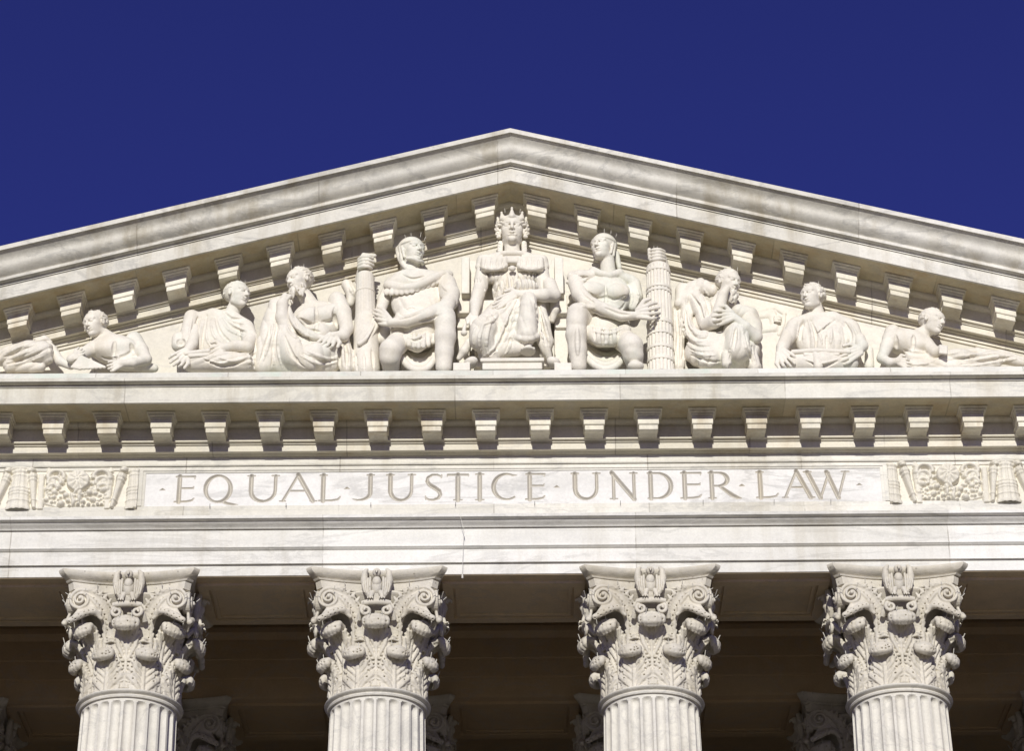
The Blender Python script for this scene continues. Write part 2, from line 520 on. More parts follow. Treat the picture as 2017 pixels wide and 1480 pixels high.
# modillions
def modillion_mesh(slope_sign):
    m = MB()
    sl = SLOPE * slope_sign
    def part(secs):
        # secs: list of (half width, [(d,z)...]) polygons swept across x
        pass
    def slab(hwid, poly):
        n = len(poly)
        v = [(x, -d, z - sl * x) for x in (-hwid, hwid) for d, z in poly]
        f = [(k, n + k, n + (k + 1) % n, (k + 1) % n) for k in range(n)]
        f += [tuple(range(n))[::-1], tuple(n + k for k in range(n))]
        m.add(v, f)
    zb = ZA(867, 0.30) - ZS
    zf = ZA(847.5, 0.65) - ZS
    zt_ = ZA(822, 0.66) - ZS
    # block with a slightly bowed underside
    under = [(0.22, zb), (0.34, zb + 0.004), (0.46, zb + 0.012), (0.56, zf + 0.004), (0.625, zf)]
    slab(0.147, under + [(0.637, zf + 0.005), (0.637, zf + 0.085), (0.22, zf + 0.085)])
    slab(0.166, [(0.21, zf + 0.087), (0.652, zf + 0.087), (0.662, zf + 0.10), (0.662, zt_), (0.21, zt_)])
    # cap mould, returns on three sides
    for hwid, d, z0, z1 in ((0.178, 0.69, zt_ + 0.002, zt_ + 0.03), (0.20, 0.735, zt_ + 0.032, zt_ + 0.06), (0.222, 0.775, zt_ + 0.062, -0.002)):
        slab(hwid, [(0.2, z0), (d - 0.018, z0), (d, z0 + 0.012), (d, z1), (0.2, z1)])
    return m
for key, sg in (('flat', 0), ('left', -1), ('right', 1)):
    proto = None
    pitch = 0.8565
    mods = []
    for i in range(-14, 14):
        x = (i + 0.5) * pitch + 0.01
        if key != 'flat':
            x = math.copysign(0.43 + 0.8415 * (abs(i + 0.5) - 0.5), i + 0.5)
        if key == 'left' and x > 0 or key == 'right' and x < 0:
            continue
        mb = modillion_mesh(sg) if proto is None else None
        if proto is None:
            o = mb.build('modillion', M_MOD, None)
            bmx = bmesh.new()
            bmx.from_mesh(o.data)
            bmesh.ops.recalc_face_normals(bmx, faces=bmx.faces)
            bmx.to_mesh(o.data)
            bmx.free()
            proto = o
        else:
            o = proto.copy()
            COL.objects.link(o)
        o.parent = house
        o.location = (x, 0, (ZS if key == 'flat' else ZRK - SLOPE * abs(x)))

# raised frames on the architrave soffit, one between each pair of columns
XC = [-13.62, -9.785, -5.95, -2.115, 2.115, 5.95, 9.785, 13.62]
def soffit_frame(xa, xb, ya, yb, z, mat):
    m = MB()
    for k, (off, w, h) in enumerate(((0.0, 0.16, 0.05), (0.20, 0.05, 0.03))):
        a, b, c, e = xa + off, xb - off, ya + off, yb - off
        m.box(a, b, c, c + w, z - h, z)
        m.box(a, b, e - w, e, z - h, z)
        m.box(a, a + w, c + w, e - w, z - h, z)
        m.box(b - w, b, c + w, e - w, z - h, z)
    return m.build('soffit_frame', mat, house)
soff = MB()
soff.box(-XH, XH, FY + 0.02, FY + 1.78, Z_TOP - 0.010, Z_TOP + 0.02)
soff.build('architrave_soffit', M_SOFF, house)
Y2 = 41.35
beam = [(0, Z_TOP), (0, Z_TOP + 0.34), (0.04, Z_TOP + 0.35), (0.04, Z_TOP + 0.68), (0.08, Z_TOP + 0.69), (0.08, Z_TOP + 1.05), (0.18, Z_TOP + 1.15), (0.18, Z_TOP + 1.25),
        (0.08, Z_TOP + 1.26), (0.08, Z_TOP + 2.0), (0.2, Z_TOP + 2.15), (0.2, Z_TOP + 2.3)]
FYs = FY
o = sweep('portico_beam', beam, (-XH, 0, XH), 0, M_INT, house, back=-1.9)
o.location = (0, Y2 - FY, 0)
so2 = MB()
so2.box(-XH, XH, Y2 + 0.02, Y2 + 1.88, Z_TOP - 0.010, Z_TOP + 0.02)
so2.build('beam_soffit', M_INT, house)
for a, b in zip(XC[:-1], XC[1:]):
    soffit_frame(a + 1.0, b - 1.0, FY + 0.22, FY + 1.70, Z_TOP - 0.010, M_SOFF)
    soffit_frame(a + 1.0, b - 1.0, Y2 + 0.22, Y2 + 1.78, Z_TOP - 0.010, M_INT)
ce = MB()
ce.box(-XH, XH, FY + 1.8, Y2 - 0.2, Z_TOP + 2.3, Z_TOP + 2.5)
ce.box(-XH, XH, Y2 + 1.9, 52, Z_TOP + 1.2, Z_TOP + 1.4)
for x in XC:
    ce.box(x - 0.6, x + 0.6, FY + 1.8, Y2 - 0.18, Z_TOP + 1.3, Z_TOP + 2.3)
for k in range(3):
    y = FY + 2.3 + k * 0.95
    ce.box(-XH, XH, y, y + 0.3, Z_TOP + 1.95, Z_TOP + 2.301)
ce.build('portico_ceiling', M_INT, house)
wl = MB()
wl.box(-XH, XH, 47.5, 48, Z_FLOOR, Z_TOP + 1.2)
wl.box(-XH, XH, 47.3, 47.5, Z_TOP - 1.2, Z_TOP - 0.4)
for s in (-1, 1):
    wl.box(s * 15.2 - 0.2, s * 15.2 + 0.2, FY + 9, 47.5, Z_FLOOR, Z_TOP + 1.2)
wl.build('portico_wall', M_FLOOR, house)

# pins that carry the bird wire along the foot of the inscription
M_DARK = plain('dark_iron', (0.10, 0.09, 0.08), 0.6)
for px in (413, 563, 730, 897, 1053, 1222, 1385, 1525, 1637):
    m = MB()
    x = P(px, 996, 0.11).x
    m.tube([(x, FY - 0.105, Z_P0 - 0.05), (x + 0.004, FY - 0.112, Z_P0 + 0.02)], 0.004, 6)
    m.build('wire_pin', M_DARK, house)
# ------------------------------------------------------------------ statuary: smooth-blended distance fields, skinned with surface nets
PX = 1 / 121.0                               # metres per photo pixel at the pediment


def np_mesh(name, verts, quads, mat, smooth=True):
    used, inv = np.unique(quads.reshape(-1), return_inverse=True)
    v = verts[used].astype(np.float32)
    q = inv.reshape(quads.shape).astype(np.int32)
    me = bpy.data.meshes.new(name)
    me.vertices.add(len(v))
    me.vertices.foreach_set('co', v.reshape(-1))
    me.loops.add(q.size)
    me.loops.foreach_set('vertex_index', q.reshape(-1))
    me.polygons.add(len(q))
    me.polygons.foreach_set('loop_start', np.arange(0, q.size, q.shape[1], dtype=np.int32))
    me.polygons.foreach_set('loop_total', np.full(len(q), q.shape[1], np.int32))
    me.update(calc_edges=True)
    me.validate()
    me.materials.append(mat)
    if smooth:
        me.shade_smooth()
    return me


class Field:
    def __init__(s, x0, y0, x1, y1, d0=-0.06, d1=1.0, h=0.0108, k=0.024):
        c = [P(x, y, d) for x in (x0, x1) for y in (y0, y1) for d in (d0, d1)]
        s.lo = np.array([min(p[i] for p in c) for i in range(3)])
        hi = np.array([max(p[i] for p in c) for i in range(3)])
        s.h, s.k = h, k
        s.n = np.ceil((hi - s.lo) / h).astype(int) + 1
        s.ax = [(s.lo[i] + h * np.arange(s.n[i])).astype(np.float32) for i in range(3)]
        s.D = np.full(tuple(s.n), 0.5, np.float32)

    def box(s, lo, hi, pad):
        i0 = np.clip(np.floor((np.asarray(lo) - pad - s.lo) / s.h).astype(int), 0, s.n - 1)
        i1 = np.clip(np.ceil((np.asarray(hi) + pad - s.lo) / s.h).astype(int) + 1, 1, s.n)
        if np.any(i1 - i0 < 1):
            return None, None
        sl = tuple(slice(a, b) for a, b in zip(i0, i1))
        g = np.meshgrid(*[s.ax[i][sl[i]] for i in range(3)], indexing='ij', sparse=True)
        return sl, g

    def comb(s, sl, d, k, cut=False):
        a = s.D[sl]
        d = d.astype(np.float32)
        k = max(k, 1e-4)
        if cut:
            hh = np.clip(0.5 - 0.5 * (a + d) / k, 0, 1)
            s.D[sl] = a * (1 - hh) - d * hh + k * hh * (1 - hh)
        else:
            hh = np.clip(0.5 + 0.5 * (a - d) / k, 0, 1)
            s.D[sl] = a * (1 - hh) + d * hh - k * hh * (1 - hh)

    def cone(s, a, b, ra, rb, k=None, cut=False):
        k = s.k if k is None else k
        a, b = np.array(a), np.array(b)
        r = max(ra, rb)
        sl, g = s.box(np.minimum(a, b) - r, np.maximum(a, b) + r, k + 2 * s.h)
        if sl is None:
            return
        ab = b - a
        L = float(ab @ ab) + 1e-9
        q = [g[i] - a[i] for i in range(3)]
        t = np.clip((q[0] * ab[0] + q[1] * ab[1] + q[2] * ab[2]) / L, 0, 1)
        d = np.sqrt((q[0] - t * ab[0]) ** 2 + (q[1] - t * ab[1]) ** 2 + (q[2] - t * ab[2]) ** 2) - (ra + (rb - ra) * t)
        s.comb(sl, d, k, cut)

    def chain(s, pts, k=None, cut=False):
        """pts: (x, y, d, r) in photo pixels, depth metres, radius pixels"""
        q = [(P(x, y, d), (r if r < 9 else 9 + (r - 9) * 0.86) * PX) for x, y, d, r in pts]
        if len(q) == 1:
            q = q * 2
        for (a, ra), (b, rb) in zip(q[:-1], q[1:]):
            s.cone(a, b, ra, rb, k, cut)

    def curve(s, pts, k=None, cut=False):
        s.chain(s.smooth_path(pts, 4), k, cut)

    def ell3(s, c, rad, M=None, k=None, cut=False):
        k = s.k if k is None else k
        c = np.array(c)
        rad = np.array(rad)
        r = rad.max()
        sl, g = s.box(c - r, c + r, k + 2 * s.h)
        if sl is None:
            return
        q = [g[i] - c[i] for i in range(3)]
        if M is not None:
            q = [M[0][j] * q[0] + M[1][j] * q[1] + M[2][j] * q[2] for j in range(3)]     # columns of M are the local axes
        k0 = np.sqrt((q[0] / rad[0]) ** 2 + (q[1] / rad[1]) ** 2 + (q[2] / rad[2]) ** 2)
        k1 = np.sqrt((q[0] / rad[0] ** 2) ** 2 + (q[1] / rad[1] ** 2) ** 2 + (q[2] / rad[2] ** 2) ** 2)
        s.comb(sl, k0 * (k0 - 1) / np.maximum(k1, 1e-6), k, cut)

    def ell(s, x, y, d, rx, rz, ry=None, rot=0.0, k=None, cut=False):
        """ellipsoid: pixel centre, half sizes in pixels (ry = depth), rot degrees counter-clockwise in the picture"""
        a = R(rot)
        M = np.array([[math.cos(a), 0, -math.sin(a)], [0, 1, 0], [math.sin(a), 0, math.cos(a)]])
        ry = rx if ry is None else ry
        s.ell3(P(x, y, d), (rx * PX, ry * PX, rz * PX), M, k, cut)

    def block(s, x0, y0, x1, y1, d0, d1, k=0.01, rnd=0.012):
        a, b = P(x0, y1, d1), P(x1, y0, d1)
        lo = np.array((min(a.x, b.x), FY - d1, min(a.z, b.z)))
        hi = np.array((max(a.x, b.x), FY - d0, max(a.z, b.z)))
        sl, g = s.box(lo, hi, k + 2 * s.h)
        if sl is None:
            return
        c, e = (lo + hi) / 2, (hi - lo) / 2 - rnd
        q = [np.abs(g[i] - c[i]) - e[i] for i in range(3)]
        d = np.sqrt(sum(np.maximum(v, 0) ** 2 for v in q)) + np.minimum(np.maximum(np.maximum(q[0], q[1]), q[2]), 0) - rnd
        s.comb(sl, d, k)

    def base(s, x0, x1):
        """rough block behind the figure that stands on the plinth"""
        a, b = P(x0, 720, .3).x, P(x1, 720, .3).x
        lo = np.array((a, FY - 0.50, Z_PL - 0.03))
        hi = np.array((b, FY + 0.05, Z_PL + 0.27))
        sl, g = s.box(lo, hi, 0.03)
        if sl is None:
            return
        q = [np.abs(g[i] - (lo[i] + hi[i]) / 2) - (hi[i] - lo[i]) / 2 for i in range(3)]
        s.comb(sl, np.maximum(np.maximum(q[0], q[1]), q[2]), 0.02)

    def hits(s, pts, every=1.6):
        """march survey rays through the field to find where a drawn line lies on the stone"""
        dense = []
        for (xa, ya, *ra), (xb, yb, *rb) in zip(pts[:-1], pts[1:]):
            n = max(1, int(math.hypot(xb - xa, yb - ya) / every))
            for i in range(n):
                t = i / n
                dense.append((xa + (xb - xa) * t, ya + (yb - ya) * t))
        dense.append(pts[-1][:2])
        out = []
        for x, y in dense:
            a = np.array(P(x, y, 1.05))
            b = np.array(P(x, y, -0.05))
            m = int(np.linalg.norm(b - a) / (s.h * 0.5))
            T = np.linspace(0, 1, m)[:, None]
            pp = a + (b - a) * T
            ix = np.round((pp - s.lo) / s.h).astype(int)
            ok = np.all((ix >= 0) & (ix < s.n), 1)
            ixc = np.clip(ix, 0, s.n - 1)
            v = np.where(ok, s.D[ixc[:, 0], ixc[:, 1], ixc[:, 2]], 1.0)
            w = np.nonzero(v < 0)[0]
            out.append(pp[w[0]] if len(w) else None)
        return out

    def smooth_path(s, pts, sub=5):
        if len(pts) < 3:
            return pts
        out = []
        n = len(pts) - 1
        for i in range(n):
            p0, p1, p2, p3 = pts[max(i - 1, 0)], pts[i], pts[i + 1], pts[min(i + 2, n)]
            for j in range(sub):
                t = j / sub
                out.append(tuple(0.5 * ((2 * b) + (-a + c) * t + (2 * a - 5 * b + 4 * c - d) * t * t + (-a + 3 * b - 3 * c + d) * t ** 3) for a, b, c, d in zip(p0, p1, p2, p3)))
        out.append(tuple(pts[-1]))
        return out

    def line(s, pts, r, k=0.018, cut=False, lift=0.0, taper=True):
        hp = s.hits(s.smooth_path(pts))
        n = len(hp)
        for i in range(n - 1):
            a, b = hp[i], hp[i + 1]
            if a is None or b is None or np.linalg.norm(a - b) > 0.09:
                continue
            t = i / max(1, n - 1)
            f = (0.05 + 0.95 * math.sin(math.pi * min(1, max(0, t))) ** 0.75) if taper else 1.0
            off = np.array((0, -lift * PX, 0))
            s.cone(a + off, b + off, r * f * PX, r * f * PX, k, cut)

    def ridge(s, pts, r=2.2, k=0.022, lift=-0.4):
        s.line(pts, r * 1.15, k * 0.45, False, lift + 0.35)

    def groove(s, pts, r=1.5, k=0.02, lift=0.3):
        s.line(pts, r * 1.75, k * 0.95, True, lift - 0.3)

    def folds(s, A, B, n, r=2.0, g=1.4, seed=0):
        """n folds between two drawn edges A and B (same number of points): ridges with hollows between"""
        rg = random.Random(seed)
        for i in range(n):
            t = (i + 0.5) / n + rg.uniform(-.15, .15) / n
            s.ridge([(a[0] + (b[0] - a[0]) * t, a[1] + (b[1] - a[1]) * t) for a, b in zip(A, B)], r * rg.uniform(0.8, 1.2))
        for i in range(1, n):
            t = i / n
            s.groove([(a[0] + (b[0] - a[0]) * t, a[1] + (b[1] - a[1]) * t) for a, b in zip(A, B)], g)

    # ---- anatomy
    def frame(s, yaw, pitch, roll):
        y, p, r = R(yaw), R(pitch), R(roll)
        Rz = np.array([[math.cos(y), -math.sin(y), 0], [math.sin(y), math.cos(y), 0], [0, 0, 1]])
        Rx = np.array([[1, 0, 0], [0, math.cos(p), -math.sin(p)], [0, math.sin(p), math.cos(p)]])
        Ry = np.array([[math.cos(r), 0, math.sin(r)], [0, 1, 0], [-math.sin(r), 0, math.cos(r)]])
        base = np.array([[1, 0, 0], [0, -1, 0], [0, 0, 1]])     # local y = out of the face
        return Rz @ Ry @ Rx @ base

    def head(s, x, y, d, size, yaw=0, pitch=0, roll=0, beard=0, hair='short', brow=1.0):
        """yaw + turns the face to the right of the picture; pitch + lifts the chin"""
        S = size * PX
        M = s.frame(yaw, -pitch, roll)
        off = M @ (np.array((0, 0.37, 0.03)) * S)
        c = np.array(P(x, y, d - off[1])) - off         # x, y is the bridge of the nose, d the depth of the skull's centre
        s.hc, s.hM, s.hS = c, M, S

        def W(p):
            return c + M @ (np.array(p) * S)
        def E(p, r, k=0.03, cut=False, rot=None):
            s.ell3(W(p), np.array(r) * S, M if rot is None else M @ rot, k * S, cut)
        def C(a, b, ra, rb, k=0.03, cut=False):
            s.cone(W(a), W(b), ra * S, rb * S, k * S, cut)
        s.W, s.E, s.C = W, E, C
        E((0, -0.10, 0.15), (0.345, 0.43, 0.36))
        E((0, 0.12, -0.10), (0.285, 0.30, 0.37), 0.08)
        E((0, 0.17, 0.12), (0.28, 0.245, 0.25), 0.06)
        C((-0.17, 0.02, -0.30), (0, 0.26, -0.40), 0.095, 0.09, 0.08)
        C((0.17, 0.02, -0.30), (0, 0.26, -0.40), 0.095, 0.09, 0.08)
        E((0, 0.33, -0.41), (0.095, 0.085, 0.085), 0.05)
        for q in (-1, 1):
            E((q * 0.20, 0.22, -0.07), (0.085, 0.11, 0.08), 0.07)
            E((q * 0.150, 0.420, 0.028), (0.118, 0.13, 0.075), 0.025, True)
            C((q * 0.045, 0.395, 0.115), (q * 0.23, 0.31, 0.105), 0.045 * brow, 0.04 * brow, 0.035)
            E((q * 0.140, 0.318, 0.022), (0.072, 0.062, 0.050), 0.008)
            C((q * 0.08, 0.385, 0.055), (q * 0.20, 0.345, 0.05), 0.020, 0.020, 0.015)
            C((q * 0.09, 0.375, -0.005), (q * 0.19, 0.34, 0.0), 0.016, 0.016, 0.02)
            E((q * 0.05, 0.42, -0.135), (0.038, 0.05, 0.036), 0.015)
            # ear
            E((q * 0.335, -0.02, 0.0), (0.045, 0.085, 0.13), 0.02)
            E((q * 0.375, 0.005, 0.01), (0.03, 0.045, 0.08), 0.015, True)
        C((0, 0.375, 0.09), (0, 0.480, -0.115), 0.038, 0.046, 0.025)
        E((0, 0.478, -0.125), (0.045, 0.045, 0.04), 0.02)
        C((-0.115, 0.345, -0.238), (0, 0.395, -0.225), 0.022, 0.036, 0.02)
        C((0.115, 0.345, -0.238), (0, 0.395, -0.225), 0.022, 0.036, 0.02)
        C((-0.09, 0.35, -0.288), (0.09, 0.35, -0.288), 0.036, 0.036, 0.02)
        E((0, 0.375, -0.287), (0.07, 0.035, 0.035), 0.02)
        C((-0.12, 0.385, -0.258), (0.12, 0.385, -0.258), 0.020, 0.020, 0.010, True)
        C((-0.07, 0.40, -0.348), (0.07, 0.40, -0.348), 0.045, 0.045, 0.025, True)
        rg = random.Random(int(x))
        if beard:
            for i in range(int(beard)):
                a = rg.uniform(-1.25, 1.25)
                zz = rg.uniform(-0.62, -0.28)
                rr = 0.30 + 0.04 * rg.random()
                if abs(a) < 0.5 and zz > -0.34:
                    continue
                p0 = (rr * math.sin(a), 0.06 + rr * math.cos(a) * 0.95, zz)
                C(p0, (p0[0] * 0.95 + rg.uniform(-.03, .03), p0[1] * 0.98, zz - 0.09), 0.05, 0.03, 0.02)
        if hair in ('short', 'curly'):
            n = 150 if hair == 'curly' else 120
            E((0, -0.13, 0.18), (0.365, 0.435, 0.36), 0.02)
            for i in range(n):
                th = math.acos(rg.uniform(-0.35, 1))
                ph = rg.uniform(0, 2 * math.pi)
                v = np.array((math.sin(th) * math.cos(ph), math.sin(th) * math.sin(ph), math.cos(th)))
                if v[1] > 0.30 and v[2] < 0.62:
                    continue
                p0 = np.array((0, -0.10, 0.15)) + v * np.array((0.37, 0.455, 0.385))
                tv = np.cross(v, (0.3, 0.2, 1))
                tv = tv / (np.linalg.norm(tv) + 1e-6)
                w = 0.07 if hair == 'short' else 0.05
                C(p0 - tv * w, p0 + tv * w, 0.026 if hair == 'short' else 0.042, 0.016 if hair == 'short' else 0.036, 0.012)
        return c

    def neck(s, x0, y0, d0, r0, x1, y1, d1, r1):
        s.chain([(x0, y0, d0, r0), (x1, y1, d1, r1)], 0.05)

    def hand(s, w, t, width, spread=(0, 1), curl=0.03, thumb=1, r=3.2, tipd=None, lens=(0.9, 1.0, 0.96, 0.80), bend=0.55, knuckle=0.50):
        """w, t: wrist and middle fingertip (x, y, d); spread: direction in the picture from index to little finger; curl: metres the tips go back"""
        wx, wy, wd = w
        tx, ty, td = t
        L = math.hypot(tx - wx, ty - wy)
        sx, sy = spread
        n = math.hypot(sx, sy) or 1
        sx, sy = sx / n * width, sy / n * width

        def at(u, v, dd):
            return (wx + (tx - wx) * u + sx * v, wy + (ty - wy) * u + sy * v, wd + (td - wd) * u + dd)
        for i in range(4):
            v = (i - 1.5) / 3
            ln = lens[i]
            s.chain([(*at(0.02, v * 0.55, 0), r * 1.25), (*at(knuckle, v, 0.012), r * 1.12)], 0.01)
            k_ = at(knuckle, v * 1.06, 0.014)
            m_ = at(knuckle + (ln - knuckle) * bend, v * 1.18, 0.012 - curl * 0.15)
            e_ = at(ln, v * 1.15, -curl)
            s.chain([(*k_, r * 0.98), (*m_, r * 0.88), (*e_, r * 0.72)], 0.004)
        if thumb:
            v = -0.5 if thumb > 0 else 0.5
            q = -1 if thumb > 0 else 1
            s.chain([(*at(0.10, v * 0.7, 0), r * 1.4), (*at(0.34, v + q * 0.38, 0.0), r * 1.15), (*at(0.62, v + q * 0.48, -curl * 0.3), r * 0.85)], 0.012)

    def pleat(s, ang, period, amp, seed=0, warp=1.0, fan=None, box=None):
        """fine irregular folds over the whole garment; ang = degrees of the fold lines from vertical; fan = (x, y) pixel they spread from"""
        rg = np.random.RandomState(seed)
        X, Y, Z = np.meshgrid(*s.ax, indexing='ij', sparse=True)
        per = period * PX
        w = 0
        for _ in range(4):
            v = rg.normal(size=3) * 5.0
            w = w + np.sin(v[0] * X + v[1] * Y + v[2] * Z + rg.uniform(0, 6)) * 0.5
        if fan is None:
            a = R(ang)
            u = X * math.cos(a) + Z * math.sin(a) + Y * 0.25
        else:
            f = P(fan[0], fan[1], 0.5)
            rad = np.sqrt((X - f.x) ** 2 + (Z - f.z) ** 2) + 0.05
            u = np.arctan2(X - f.x, f.z - Z) * 0.6 * fan[2] + Y * 0.2
        ph = u * (2 * math.pi / per) + w * warp
        q = 1 - np.abs(np.sin(ph * 0.5)) ** 0.8 * 2
        mod = 0.55 + 0.45 * np.sin(w * 2.1 + 1.0)
        d = amp * PX * q * mod
        if box is not None:
            x0, y0, x1, y1 = box
            c = P((x0 + x1) / 2, (y0 + y1) / 2, 0.6)
            rx, rz = (x1 - x0) / 2 * PX, (y1 - y0) / 2 * PX
            m = np.clip((1.0 - np.maximum(np.abs(X - c.x) / rx, np.abs(Z - c.z) / rz)) * 4, 0, 1)
            d = d * m
        near = np.abs(s.D) < 0.08
        s.D += np.where(near, d, 0).astype(np.float32)

    def noise_skin(s, amp, freq, seed):
        rg = np.random.RandomState(seed)
        g = np.meshgrid(*s.ax, indexing='ij', sparse=True)
        for _ in range(3):
            v = rg.normal(size=3) * freq
            s.D += (amp * np.sin(v[0] * g[0] + v[1] * g[1] + v[2] * g[2] + rg.uniform(0, 6))).astype(np.float32)

    # ---- meshing
    def mesh(s, name):
        D = s.D.copy()
        # stop at the wall behind
        yb = s.ax[1][None, :, None]
        D = np.maximum(D, (yb - (FY + 0.05)).astype(np.float32))
        for a in range(3):
            i = [slice(None)] * 3
            for e in (0, -1):
                i[a] = e
                D[tuple(i)] = np.maximum(D[tuple(i)], 0.01)
        ins = D < 0
        c = [ins[a:ins.shape[0] - 1 + a, b:ins.shape[1] - 1 + b, e:ins.shape[2] - 1 + e] for a in (0, 1) for b in (0, 1) for e in (0, 1)]
        cnt = sum(q.astype(np.int8) for q in c)
        act = (cnt > 0) & (cnt < 8)
        idx = np.full(act.shape, -1, np.int32)
        cells = np.argwhere(act)
        idx[act] = np.arange(len(cells))
        acc = np.zeros((len(cells), 3))
        num = np.zeros(len(cells))
        cor = [(a, b, e) for a in (0, 1) for b in (0, 1) for e in (0, 1)]
        val = {q: D[cells[:, 0] + q[0], cells[:, 1] + q[1], cells[:, 2] + q[2]] for q in cor}
        for a in cor:
            for ax in range(3):
                if a[ax] == 0:
                    b = list(a)
                    b[ax] = 1
                    b = tuple(b)
                    va, vb = val[a], val[b]
                    m = (va < 0) != (vb < 0)
                    t = np.where(m, va / np.where(np.abs(va - vb) < 1e-9, 1e-9, va - vb), 0)
                    p = np.repeat(np.array([a], float), len(cells), 0)
                    p[:, ax] = t
                    acc[m] += p[m]
                    num[m] += 1
        V = s.lo + s.h * (cells + acc / np.maximum(num, 1)[:, None])
        Q = []
        for ax in range(3):
            o1, o2 = [(1, 2), (2, 0), (0, 1)][ax]
            a = [slice(None)] * 3
            b = [slice(None)] * 3
            a[ax], b[ax] = slice(0, -1), slice(1, None)
            A, B = ins[tuple(a)], ins[tuple(b)]
            e = np.argwhere(A != B)
            e = e[(e[:, o1] > 0) & (e[:, o2] > 0) & (e[:, o1] < ins.shape[o1] - 1) & (e[:, o2] < ins.shape[o2] - 1)]
            if not len(e):
                continue
            def cell(d1, d2):
                q = e.copy()
                q[:, o1] -= d1
                q[:, o2] -= d2
                return idx[q[:, 0], q[:, 1], q[:, 2]]
            q = np.stack([cell(1, 1), cell(0, 1), cell(0, 0), cell(1, 0)], 1)
            fl = ~ins[e[:, 0], e[:, 1], e[:, 2]]
            q[fl] = q[fl][:, ::-1]
            Q.append(q)
        Q = np.concatenate(Q)
        Q = Q[(Q >= 0).all(1)]
        return np_mesh(name, V, Q, M_STAT)


def carve(name, field, parent):
    o = bpy.data.objects.new(name, field.mesh(name))
    link(o, parent)
    if parent is not None:
        o.matrix_parent_inverse = Matrix.Translation(parent.location).inverted()
    return o


def pins(parent, pts, ln=9):
    """bird spikes standing on a figure: (x, y, d, dx, dy) pixels"""
    m = MB()
    for i, (x, y, d, dx, dy) in enumerate(pts):
        m.tube([P(x, y + 5, d), P(x + dx * 0.5, y + dy * 0.55, d + 0.01)], 0.0042, 5)
    o = m.build('bird_spike', M_SPIKE, parent)
    return o


def statue(name, x, y, label, cat='statue', group=None):
    p = P(x, y, 0.45)
    p.z = Z_PL
    return empty(name, p, label, cat, group)
# ------------------------------------------------------------------ columns
Z_NECK = 15.60 + CAM_Z
CAP_H = Z_TOP - 0.011 - Z_NECK
Y_COL = FY + 0.75
rng = random.Random(5)


def shaft_mesh():
    nf, sub = 24, 10
    na = nf * sub
    zs = [Z_FLOOR + 0.55]
    z = zs[0]
    while z < Z_NECK - 1.0:
        z += 0.8
        zs.append(min(z, Z_NECK - 1.0))
    zs += [Z_NECK - 0.9 + 0.1 * i for i in range(5)] + [Z_NECK - 0.45 + 0.02 * i for i in range(16)] + [Z_NECK - 0.11, Z_NECK - 0.03]
    ztop_f = Z_NECK - 0.17
    v, f = [], []
    for z in zs:
        t = (z - Z_FLOOR) / (Z_NECK - Z_FLOOR)
        r = 0.875 - 0.14 * t ** 1.6
        if z > Z_NECK - 0.12:
            r += 0.03 * (z - (Z_NECK - 0.12)) / 0.1
        fwid = 2 * math.pi * r / nf * 0.40       # half flute width
        for k in range(na):
            fr = ((k % sub) / sub - 0.5) * (2 * math.pi * r / nf)     # distance from the flute centre
            up = max(0.0, z - (ztop_f - fwid))
            q = fwid ** 2 - fr ** 2 - up ** 2
            dep = 0.82 * math.sqrt(q) if q > 0 else 0.0
            if z > ztop_f:
                dep = 0
            a = 2 * math.pi * k / na
            v.append(((r - dep) * math.sin(a), -(r - dep) * math.cos(a), z))
    m = len(zs)
    for i in range(m - 1):
        for k in range(na):
            f.append((i * na + k, i * na + (k + 1) % na, (i + 1) * na + (k + 1) % na, (i + 1) * na + k))
    return v, f


def interp_path(pts, s):
    """Catmull-Rom through pts at s in 0..1"""
    n = len(pts) - 1
    u = min(max(s, 0), 0.99999) * n
    i = int(u)
    t = u - i
    p0, p1, p2, p3 = pts[max(i - 1, 0)], pts[i], pts[i + 1], pts[min(i + 2, n)]
    return [0.5 * ((2 * b) + (-a + c) * t + (2 * a - 5 * b + 4 * c - d) * t * t + (-a + 3 * b - 3 * c + d) * t ** 3) for a, b, c, d in zip(p0, p1, p2, p3)]


class StoneField(Field):
    """a distance field in the capital's own coordinates"""
    def __init__(s, lo, hi, h=0.0115, k=0.012):
        s.lo = np.array(lo, float)
        s.h, s.k = h, k
        s.n = np.ceil((np.array(hi, float) - s.lo) / h).astype(int) + 1
        s.ax = [(s.lo[i] + h * np.arange(s.n[i])).astype(np.float32) for i in range(3)]
        s.D = np.full(tuple(s.n), 0.5, np.float32)

    def run(s, pts, rad, k=None, cut=False):
        rad = rad if isinstance(rad, (list, tuple)) else [rad] * len(pts)
        for a, b, ra, rb in zip(pts[:-1], pts[1:], rad[:-1], rad[1:]):
            s.cone(a, b, ra, rb, k, cut)

    def stone(s, name):
        me = s.mesh(name)
        me.materials.clear()
        me.materials.append(M_CAP)
        return me


